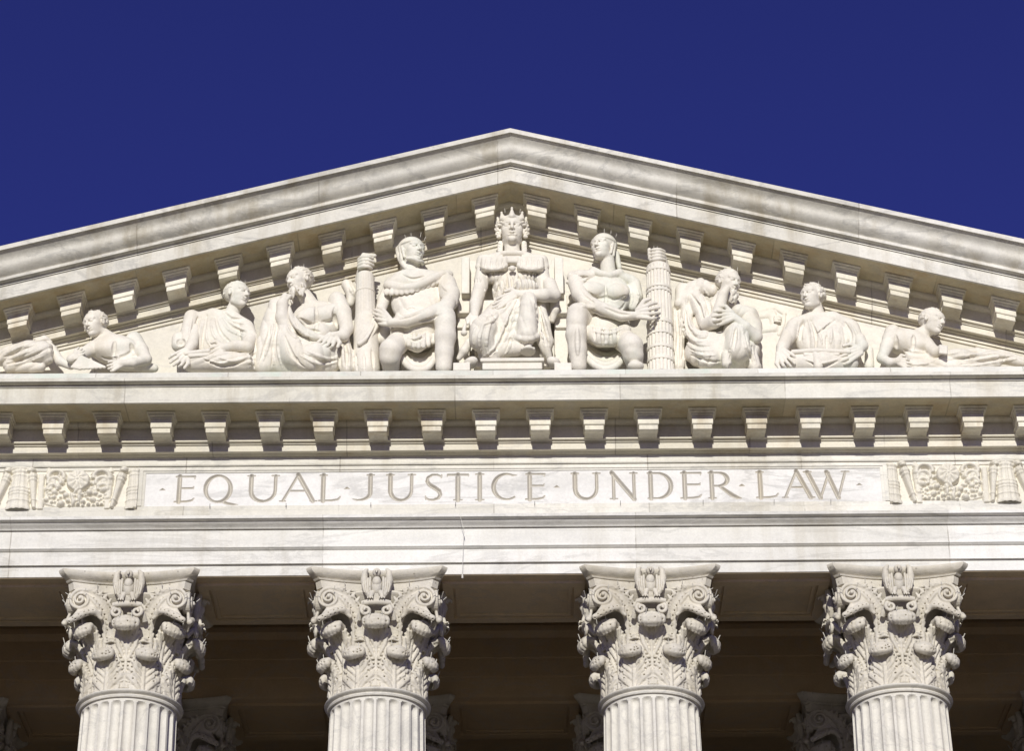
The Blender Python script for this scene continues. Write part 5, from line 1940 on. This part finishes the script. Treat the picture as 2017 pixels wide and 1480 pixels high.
for dy, dd, r_ in ((0, 0, 7), (-7, -.12, 8), (-15, -.24, 9), (-24, -.36, 9)):
    F.curve([(792, 708 + dy, .62 + dd, r_), (808, 724 + dy, .70 + dd, r_), (826, 730 + dy, .73 + dd, r_), (843, 724 + dy, .70 + dd, r_), (856, 708 + dy, .64 + dd, r_)], .012)
F.block(790, 694, 856, 730, -.05, .22)
for a in ([(806, 664), (818, 672), (836, 664)], [(866, 586), (878, 594), (898, 596)]):
    F.groove(a, 1.9, .016)
for a in ([(794, 612), (812, 606), (826, 612)], [(796, 660), (816, 668), (846, 652)], [(868, 560), (884, 576)], [(786, 640), (806, 646), (836, 636)]):
    F.ridge(a, 2.2, .014)
F.pleat(28, 13, 0.9, 11, 1.2, box=(775, 575, 870, 650))
carve('tunic', F, root)
F = Field(745, 520, 905, 610, 0.0, 1.0)
F.ell(818, 558, .42, 62, 27, 29, rot=6, k=.02)
F.ell(814, 545, .52, 40, 16, 16, k=.03)
F.curve([(764, 562, .46, 9), (782, 567, .58, 8), (806, 567, .65, 8), (828, 561, .65, 8), (850, 550, .60, 8), (872, 541, .50, 8), (886, 541, .42, 7)], .03)
for i in range(13):
    t = i / 12
    x = 762 + 118 * t
    y = 575 + 4 * math.sin(t * 3.1) - 32 * t ** 1.7
    F.ell(x, y, .665 - .26 * abs(t - .4), 6.6, 8, 4, k=.018)
F.groove([(790, 540), (812, 550), (838, 544)], 1.5, .012)
carve('shoulder_cape', F, root)
rods('fasces', 'marble bundle of rods half wrapped in cloth, gripped from above by the left guard', 719, 540, 721, 728, .50, .54, 17.5, 24, ((.80, .008),), 0.03)
cl = statue('draped_cloth', 722, 700, 'cloth wrapped round the lower half of the left bundle of rods', 'cloth')
K = Field(685, 590, 765, 752, -.05, 1.0)
K.chain([(720, 632, .54, 24), (721, 660, .55, 27), (722, 700, .55, 28), (722, 728, .55, 29)], .02)
K.chain([(742, 625, .62, 6), (738, 645, .70, 7), (722, 668, .76, 6), (708, 678, .76, 5)], .015)
for a in ([(742, 628), (736, 648), (722, 670), (706, 680)], [(700, 690), (704, 725)], [(716, 690), (718, 725)], [(732, 680), (736, 725)]):
    K.groove([(x, y + 5) for x, y in a], 1.6, .012)
K.base(702, 742)
carve('folds', K, cl)
pins(root, [(800, 466, .5, -6, -6), (810, 460, .5, -2, -8), (828, 462, .5, 3, -8), (836, 468, .5, 6, -5), (714, 503, .5, -1, -8), (730, 503, .5, 3, -8), (872, 538, .5, 0, -9)])

# --- bearded man brooding, third from the left
root = statue('seated_statue', 600, 700, 'bearded bare-chested man brooding with chin on hand, beside the left bundle of rods', 'statue', G1)
B = Field(500, 515, 710, 728, 0.0, 1.05)
B.head(572, 549, .52, 62, -46, -10, -6, beard=34, hair='short')
B.chain([(600, 582, .46, 15), (614, 606, .42, 19)], .03)
B.ell(624, 634, .42, 50, 46, 28)
B.ell(612, 622, .62, 28, 18, 14, rot=12, k=.05)
B.ell(648, 616, .60, 26, 18, 14, rot=20, k=.05)
B.chain([(664, 592, .46, 19), (676, 616, .54, 17), (683, 648, .64, 14), (676, 662, .74, 12), (656, 662, .82, 8)], .03)
B.hand((657, 660, .82), (634, 686, .86), 24, (1, .35), .02, -1, 3.7)
B.chain([(568, 660, .66, 16), (556, 625, .72, 14), (556, 600, .76, 11), (562, 585, .78, 8)], .03)
for i in range(4):
    B.chain([(556 + i * 3, 596 - 2 * i, .80, 3.6), (560 + 4 * i, 586 - 1 * i, .80, 3.4)], .006)
B.chain([(628, 660, .50, 28)], .05)
for a in ([(622, 600), (624, 640), (616, 660)], [(590, 628), (612, 640), (624, 636)], [(628, 634), (650, 634), (660, 622)], [(660, 604), (658, 625), (664, 645)]):
    B.groove(a, 2.0, .025)
for a in ([(606, 650), (630, 654)], [(604, 660), (628, 664)]):
    B.groove(a, 1.4, .02)
carve('body', B, root)
F = Field(490, 555, 712, 732, 0.0, 1.03)
F.chain([(548, 605, .40, 22), (540, 640, .50, 26), (530, 680, .58, 26), (520, 722, .56, 22)], .05)
F.ell(600, 705, .52, 84, 44, 34, k=.05)
F.chain([(560, 640, .62, 18), (565, 670, .68, 24), (580, 700, .72, 28), (610, 712, .74, 26)], .05)
F.chain([(650, 688, .66, 20), (620, 700, .74, 26)], .05)
F.chain([(676, 672, .56, 14), (680, 700, .58, 17), (684, 726, .58, 16)], .03)
F.chain([(566, 605, .66, 6), (574, 628, .74, 8), (592, 648, .78, 8), (616, 662, .80, 7), (640, 668, .80, 6)], .02)
F.chain([(684, 562, .28, 12), (694, 580, .28, 12), (690, 598, .28, 8)], .03)
for a in ([(540, 630), (528, 680), (514, 722)], [(552, 640), (548, 690), (556, 726)], [(545, 636), (538, 690), (540, 726)], [(568, 610), (576, 634), (596, 655), (622, 668)], [(562, 630), (570, 655), (592, 672), (616, 676)],
          [(600, 690), (640, 706), (666, 704)], [(590, 700), (630, 718), (664, 714)], [(664, 676), (664, 700), (662, 726)], [(674, 672), (676, 700), (676, 727)], [(684, 672), (688, 700), (690, 727)], [(694, 680), (698, 727)], [(688, 562), (698, 584)]):
    F.ridge(a, 2.6, .018)
for a in ([(546, 632), (540, 680), (534, 724)], [(565, 622), (573, 646), (594, 664), (618, 672)], [(669, 676), (670, 702), (669, 727)], [(679, 674), (682, 700), (683, 727)], [(596, 696), (634, 712), (664, 709)], [(534, 640), (520, 690), (508, 722)], [(560, 660), (576, 700), (600, 724)]):
    F.groove(a, 2.0, .018)
F.pleat(14, 17.6, 1.1, 3, 1.2)
F.base(515, 692)
carve('cloak', F, root)
pins(root, [(588, 526, .5, -1, -7), (598, 524, .5, 1, -7), (574, 524, .5, -2, -6), (668, 566, .5, 0, -7), (700, 504 + 60, .3, 2, -7)])

# --- robed man with a scroll, second from the left
root = statue('seated_statue', 425, 700, 'robed clean-shaven man looking right with an open scroll across his lap', 'statue', G1)
B = Field(325, 545, 515, 730, 0.0, 1.05)
B.head(484, 575, .50, 60, 52, -2, 4, hair='short')
B.chain([(463, 603, .44, 14), (452, 630, .40, 18)], .03)
B.chain([(492, 670, .62, 14), (486, 684, .74, 13), (462, 682, .80, 11), (440, 686, .84, 8)], .03)
B.hand((440, 685, .84), (412, 702, .88), 21, (.3, 1), .02, 1, 3.4)
B.chain([(385, 650, .50, 13), (378, 680, .66, 11), (368, 694, .78, 9)], .03)
B.hand((369, 693, .80), (338, 718, .86), 22, (.8, 1), .03, -1, 3.5)
carve('body', B, root)
F = Field(320, 590, 520, 732, 0.0, 1.03)
F.ell(428, 668, .40, 60, 54, 28)
F.chain([(388, 630, .38, 15), (420, 624, .42, 17), (458, 630, .44, 17), (484, 645, .42, 17)], .04)
F.chain([(486, 648, .48, 17), (493, 670, .56, 17), (498, 700, .56, 14), (500, 724, .54, 12)], .03)
F.chain([(378, 626, .42, 17), (372, 656, .50, 17), (368, 676, .56, 14)], .04)
F.chain([(380, 714, .66, 22), (430, 712, .72, 24), (480, 716, .66, 22)], .05)
F.chain([(352, 668, .50, 14), (352, 680, .54, 15)], .02)
F.ell(356, 674, .66, 9, 9, 8, k=.012, cut=True)
F.ell(356, 675, .56, 8, 9, 8, k=.01)
for a in ([(400, 620), (392, 660), (388, 690)], [(415, 622), (420, 660), (450, 690)], [(430, 625), (450, 650), (480, 664)], [(446, 630), (466, 645), (490, 652)], [(405, 640), (408, 670), (420, 690)], [(380, 622), (374, 650), (372, 676)],
          [(392, 700), (430, 716), (480, 704)], [(420, 700), (460, 712), (500, 698)], [(488, 690), (494, 726)], [(505, 670), (506, 724)], [(440, 618), (462, 634), (492, 640)]):
    F.ridge(a, 2.2, .018)
for a in ([(408, 620), (400, 660), (398, 690)], [(424, 622), (434, 655), (462, 682)], [(438, 625), (458, 645), (486, 656)], [(390, 624), (384, 660)], [(400, 708), (440, 722), (484, 712)], [(496, 690), (500, 726)], [(438, 612), (456, 628), (478, 628)]):
    F.groove(a, 1.7, .018)
F.pleat(-70, 12, 1.2, 4, 1.4, box=(370, 692, 515, 735))
F.base(372, 500)
carve('robe', F, root)
sc_ = statue('scroll', 392, 705, 'partly unrolled marble scroll held by the robed man second from the left', 'scroll')
K = Field(360, 680, 450, 730, .3, 1.03)
K.chain([(366, 697, .84, 5), (410, 692, .86, 5)], .01)
K.chain([(374, 702, .84, 4), (410, 700, .86, 4)], .01)
carve('sheet', K, sc_)
pins(root, [(458, 560, .45, -1, -7), (474, 556, .5, 0, -7), (482, 556, .5, 2, -7), (424, 612, .5, -1, -8), (404, 690, .85, -3, -8)])

# --- youth reading, far left
root = statue('reclining_statue', 150, 700, 'bare-chested youth reclining at far left, head bent over a tablet', 'statue', G1)
B = Field(-20, 600, 312, 732, 0.0, 1.05)
B.head(173, 634, .56, 58, -34, -14, -8, hair='short')
B.chain([(205, 660, .50, 14), (222, 676, .46, 20)], .04)
B.ell(228, 690, .46, 54, 32, 28, rot=-12)
B.ell(212, 686, .60, 24, 12, 12, k=.07)
B.ell(244, 680, .58, 24, 12, 12, k=.07)
B.chain([(264, 670, .44, 18), (278, 690, .52, 14.5), (288, 708, .62, 11), (262, 715, .76, 9), (238, 717, .84, 7)], .03)
B.hand((240, 716, .84), (212, 724, .86), 16, (.1, 1), .02, 1, 3.2)
B.chain([(182, 688, .50, 16), (160, 700, .62, 12), (140, 708, .70, 9)], .03)
B.hand((146, 704, .72), (166, 694, .78), 13, (.3, 1), .01, 1, 2.8)
B.chain([(240, 712, .50, 20), (280, 722, .50, 12), (304, 726, .46, 8)], .05)
for a in ([(226, 672), (224, 700)], [(200, 704), (220, 708), (250, 700), (262, 688)], [(258, 676), (262, 694)]):
    B.groove(a, 2.0, .025)
# legs stretched out of the picture
B.chain([(92, 676, .46, 8), (104, 690, .50, 9), (118, 712, .54, 9), (140, 722, .56, 7)], .03)
carve('body', B, root)
F = Field(-25, 655, 130, 732, 0.0, 1.0)
F.chain([(-20, 712, .40, 16), (20, 700, .48, 20), (55, 694, .56, 24), (84, 694, .60, 22), (92, 706, .56, 14)], .05)
F.chain([(20, 722, .48, 14), (80, 724, .52, 10)], .04)
F.chain([(74, 672, .50, 7), (88, 668, .50, 7), (98, 674, .48, 5)], .02)
for a in ([(0, 700), (36, 686), (64, 676)], [(0, 712), (40, 700), (76, 684)], [(10, 722), (50, 714), (88, 700)], [(96, 680), (100, 705), (106, 722)]):
    F.ridge(a, 2.2, .02)
for a in ([(0, 706), (38, 693), (70, 680)], [(10, 718), (46, 708), (84, 692)]):
    F.groove(a, 1.7, .02)
F.pleat(-60, 13.5, 1.23, 5, 1.2)
F.base(0, 95)
carve('drapery', F, root)
tb = statue('tablet', 185, 718, 'thin marble tablet under the hands of the reading youth at far left', 'tablet')
K = Field(130, 690, 225, 732, .4, 1.05)
for i in range(7):
    K.chain([(160 - 3 * i, 703 + 3.4 * i, .84, 3), (206 - 8 * i, 724 + .5 * i, .92, 3)], .02)
carve('slab', K, tb)
pins(root, [(180, 613, .5, -1, -7), (196, 613, .5, 1, -7)])

# --- bearded man, hand in his beard, right of the rod bundle
root = statue('seated_statue', 1415, 700, 'cloaked man stroking his long beard, beside the right bundle of rods', 'statue', G1)
B = Field(1325, 515, 1505, 728, 0.0, 1.05)
B.head(1449, 553, .54, 60, 36, -14, 6, beard=60, hair='short')
W = B.W
for i in range(14):
    a = -0.12 + 0.24 * (i % 5) / 4
    B.C((a, .30, -.42 - .02 * (i % 3)), (a * 1.1, .33, -.66 - .03 * (i % 4)), .06, .03, .02)
B.chain([(1424, 584, .46, 16), (1414, 606, .42, 22)], .04)
B.ell(1412, 640, .42, 50, 42, 28)
B.chain([(1392, 640, .60, 16), (1408, 634, .76, 14), (1418, 606, .80, 12), (1424, 580, .78, 10)], .03)
B.chain([(1424, 580, .80, 9), (1432, 568, .80, 7)], .02)
B.chain([(1468, 620, .46, 20), (1484, 645, .56, 18), (1488, 664, .66, 14), (1468, 645, .80, 11), (1446, 625, .86, 8)], .03)
B.hand((1444, 622, .88), (1404, 628, .90), 23, (.05, 1), .03, 1, 3.7)
carve('body', B, root)
F = Field(1318, 545, 1510, 732, 0.0, 1.03)
F.chain([(1344, 572, .36, 15), (1346, 590, .44, 16), (1340, 598, .46, 12)], .03)
F.chain([(1356, 572, .38, 16), (1380, 566, .42, 18), (1400, 572, .44, 14)], .04)
F.chain([(1362, 580, .44, 18), (1384, 610, .54, 20), (1392, 636, .58, 18)], .05)
F.chain([(1334, 612, .34, 11), (1336, 660, .40, 13), (1336, 722, .44, 13)], .04)
F.chain([(1356, 600, .42, 13), (1352, 640, .48, 14), (1366, 662, .60, 14), (1392, 664, .68, 12)], .03)
F.ell(1422, 694, .52, 74, 42, 34, k=.05)
F.chain([(1440, 640, .66, 16), (1450, 660, .72, 26), (1454, 690, .76, 28)], .05)
F.chain([(1384, 680, .62, 24), (1396, 706, .66, 26)], .05)
F.chain([(1456, 616, .52, 18), (1476, 622, .48, 18), (1488, 640, .46, 14)], .04)
F.chain([(1474, 690, .62, 14), (1486, 722, .58, 14)], .03)
F.chain([(1432, 718, .78, 9), (1430, 700, .78, 9)], .03)
F.ell(1453, 724, .84, 19, 14, 22, k=.02, cut=True)
for a in ([(1328, 610), (1330, 660), (1330, 722)], [(1338, 606), (1340, 660), (1342, 722)], [(1346, 612), (1350, 650), (1368, 672), (1396, 672)], [(1352, 606), (1358, 640), (1376, 660), (1400, 662)], [(1340, 630), (1350, 670), (1374, 690), (1410, 690)], [(1358, 690), (1384, 700), (1410, 700)],
          [(1446, 640), (1440, 680), (1430, 718)], [(1462, 645), (1468, 680), (1478, 718)], [(1454, 640), (1456, 680)], [(1366, 576), (1384, 606), (1392, 640)], [(1476, 670), (1490, 718)], [(1384, 566), (1400, 590), (1404, 616)], [(1355, 578), (1352, 600)]):
    F.ridge(a, 2.4, .018)
for a in ([(1333, 608), (1335, 660), (1336, 722)], [(1349, 608), (1354, 645), (1372, 666), (1398, 667)], [(1343, 620), (1350, 660), (1371, 682), (1402, 682)], [(1360, 578), (1378, 606), (1386, 636)], [(1450, 645), (1446, 690)], [(1468, 660), (1480, 715)], [(1360, 700), (1396, 712), (1420, 712)], [(1376, 570), (1394, 596), (1398, 622)]):
    F.groove(a, 1.9, .018)
F.pleat(-16, 16.2, 1.1, 6, 1.2)
F.base(1330, 1486)
carve('cloak', F, root)
T = Field(1472, 590, 1560, 690, -.04, .4)
T.chain([(1474, 620, .0, 5), (1526, 607, .01, 5), (1545, 619, .01, 5)], .01)
T.chain([(1545, 619, .01, 4), (1543, 640, .0, 5), (1534, 660, .0, 5)], .01)
T.chain([(1480, 628, -.03, 9), (1520, 622, -.03, 11), (1526, 650, -.03, 10), (1490, 655, -.03, 10)], .03)
T.ell(1532, 628, .05, 8, 8, 5)
for i in range(3):
    T.chain([(1526, 624 + 4.4 * i, .09, 2.4), (1537, 625 + 4.4 * i, .08, 2.4)], .005)
carve('tablet', T, root)
pins(root, [(1428, 530, .5, -2, -7), (1438, 528, .5, 0, -7), (1452, 530, .55, 2, -6), (1344, 556, .4, -1, -6), (1488, 636, .5, 2, -6)])

# --- robed man with a scroll, second from the right
root = statue('seated_statue', 1620, 700, 'robed curly-haired man looking left, both hands on a scroll', 'statue', G1)
B = Field(1520, 545, 1715, 730, 0.0, 1.05)
B.head(1587, 577, .50, 59, -40, -2, 0, hair='curly')
B.chain([(1606, 604, .44, 14), (1612, 632, .40, 18)], .03)
B.chain([(1552, 660, .48, 14), (1542, 684, .62, 13), (1538, 695, .70, 10)], .03)
B.hand((1536, 692, .74), (1562, 720, .84), 24, (-.8, .8), .03, -1, 3.7)
B.chain([(1692, 668, .56, 13), (1698, 682, .66, 12), (1692, 690, .74, 9)], .03)
B.hand((1696, 690, .76), (1650, 710, .86), 22, (.3, 1), .03, 1, 3.6)
carve('body', B, root)
F = Field(1515, 595, 1720, 732, 0.0, 1.03)
F.ell(1622, 672, .40, 54, 52, 28)
F.chain([(1568, 638, .40, 15), (1600, 630, .44, 16), (1640, 630, .44, 17), (1672, 642, .42, 16)], .04)
F.chain([(1563, 642, .44, 15), (1554, 664, .48, 14), (1547, 678, .52, 12)], .03)
F.chain([(1678, 646, .46, 16), (1686, 668, .52, 15), (1684, 680, .56, 12)], .03)
F.chain([(1570, 716, .66, 22), (1620, 714, .74, 24), (1672, 716, .66, 20)], .05)
F.chain([(1712, 690, .40, 8), (1712, 722, .40, 10)], .03)
for a in ([(1576, 630), (1568, 670), (1566, 690)], [(1590, 625), (1600, 660), (1596, 688)], [(1604, 640), (1616, 662), (1622, 686)], [(1640, 630), (1616, 652), (1600, 664)], [(1656, 632), (1668, 656), (1664, 684)], [(1672, 632), (1686, 656), (1690, 674)], [(1584, 640), (1582, 676)], [(1640, 645), (1634, 684)], [(1580, 706), (1616, 716), (1656, 706)], [(1650, 640), (1656, 680)]):
    F.ridge(a, 2.2, .018)
for a in ([(1583, 630), (1576, 670)], [(1597, 632), (1608, 662), (1606, 688)], [(1646, 630), (1622, 650), (1604, 660)], [(1664, 634), (1676, 660), (1674, 682)], [(1556, 650), (1552, 674)], [(1590, 712), (1620, 722), (1650, 712)], [(1628, 660), (1628, 688)]):
    F.groove(a, 1.7, .018)
F.pleat(6, 12, 1.0, 7, 1.0, box=(1575, 635, 1675, 690))
F.base(1560, 1690)
carve('robe', F, root)
sc_ = statue('scroll', 1618, 705, 'marble scroll stretched between both hands of the curly-haired robed man', 'scroll')
K = Field(1550, 680, 1690, 730, .3, 1.03)
K.chain([(1562, 694, .80, 5), (1610, 691, .88, 5), (1672, 694, .84, 5)], .01)
K.chain([(1586, 700, .84, 4), (1650, 699, .85, 4)], .008)
K.chain([(1606, 700, .86, 6), (1612, 722, .86, 9)], .02)
carve('sheet', K, sc_)
pins(root, [(1596, 558, .5, -1, -6), (1612, 557, .5, 1, -6), (1570, 622, .5, -1, -8), (1684, 636, .45, 2, -7)])

# --- youth, far right
root = statue('reclining_statue', 1850, 700, 'bare-chested youth reclining at far right, head turned down to the right', 'statue', G1)
B = Field(1718, 595, 2040, 732, 0.0, 1.05)
B.head(1855, 630, .56, 58, 48, -12, 10, hair='short')
B.chain([(1822, 655, .50, 15), (1804, 668, .46, 20)], .04)
B.ell(1790, 676, .46, 52, 28, 28, rot=-14)
B.ell(1812, 680, .60, 24, 11, 11, k=.07)
B.ell(1784, 670, .57, 24, 11, 11, k=.07)
B.chain([(1758, 655, .44, 17), (1747, 682, .52, 13.5), (1737, 706, .60, 10), (1752, 714, .72, 8), (1770, 712, .78, 7)], .03)
B.hand((1768, 712, .78), (1794, 720, .82), 16, (.1, 1), .02, 1, 3.1)
B.chain([(1826, 680, .54, 15), (1842, 694, .66, 11), (1856, 688, .76, 8)], .03)
for i in range(4):
    B.chain([(1852, 682 + 4.4 * i, .80, 3), (1864, 684 + 4.2 * i, .82, 3.2)], .006)
B.chain([(1800, 706, .50, 20), (1836, 714, .52, 14), (1880, 718, .52, 11)], .05)
for a in ([(1800, 660), (1798, 690)], [(1780, 690), (1800, 696), (1826, 696)], [(1764, 660), (1766, 686)]):
    B.groove(a, 2.0, .025)
carve('body', B, root)
F = Field(1735, 680, 2045, 732, 0.0, 1.0)
F.chain([(1760, 722, .60, 14), (1800, 722, .62, 14), (1850, 720, .60, 14)], .05)
F.curve([(1848, 716, .52, 15), (1872, 708, .56, 16), (1894, 702, .60, 14), (1918, 709, .54, 12), (1950, 707, .48, 14), (1976, 704, .46, 12), (2006, 712, .42, 9), (2040, 715, .38, 12)], .04)
F.curve([(1850, 724, .62, 9), (1900, 722, .60, 9), (1940, 722, .54, 8), (1966, 716, .50, 7)], .03)
F.chain([(1906, 696, .48, 8), (1925, 694, .46, 9), (1975, 698, .42, 6)], .03)
for a in ([(1870, 704), (1910, 700), (1950, 694)], [(1880, 714), (1930, 708), (1980, 700)], [(1900, 724), (1950, 716), (2010, 706)], [(1776, 716), (1820, 718), (1850, 706)], [(1790, 726), (1830, 724)], [(1860, 700), (1890, 694)]):
    F.ridge(a, 2.0, .018)
for a in ([(1876, 709), (1920, 704), (1966, 697)], [(1890, 719), (1940, 712), (1996, 703)]):
    F.groove(a, 1.6, .018)
F.pleat(75, 12.2, 1.14, 8, 1.2)
F.base(1770, 2030)
carve('drapery', F, root)
pins(root, [(1840, 608, .5, -1, -6), (1854, 609, .5, 1, -6)])

# --- the loose cable on the architrave
cb = empty('cable', P(912, 1130, .1), 'thin loose cable hanging down the architrave left of centre, with a pale tip', 'cable')
xq = P(912, 1090, .1).x
m = MB()
zt_ = ZR(1041, .33)
m.tube([(xq - 0.05, FY - 0.335, ZR(1012, .33)), (xq + 0.01, FY - 0.33, zt_), (xq + 0.015, FY - 0.14, ZR(1050, .14)), (xq, FY - 0.115, ZR(1080, .115)), (xq - 0.005, FY - 0.10, ZR(1100, .1)), (xq - 0.01, FY - 0.06, Z_TOP - 0.02)], 0.0028, 6)
m.build('wire', M_SPIKE, cb)
m = MB()
m.tube([(xq - 0.01, FY - 0.06, Z_TOP - 0.02), (xq - 0.008, FY - 0.06, Z_TOP - 0.10)], [0.012, 0.016], 8)
m.build('tip', M_SPIKE, cb)
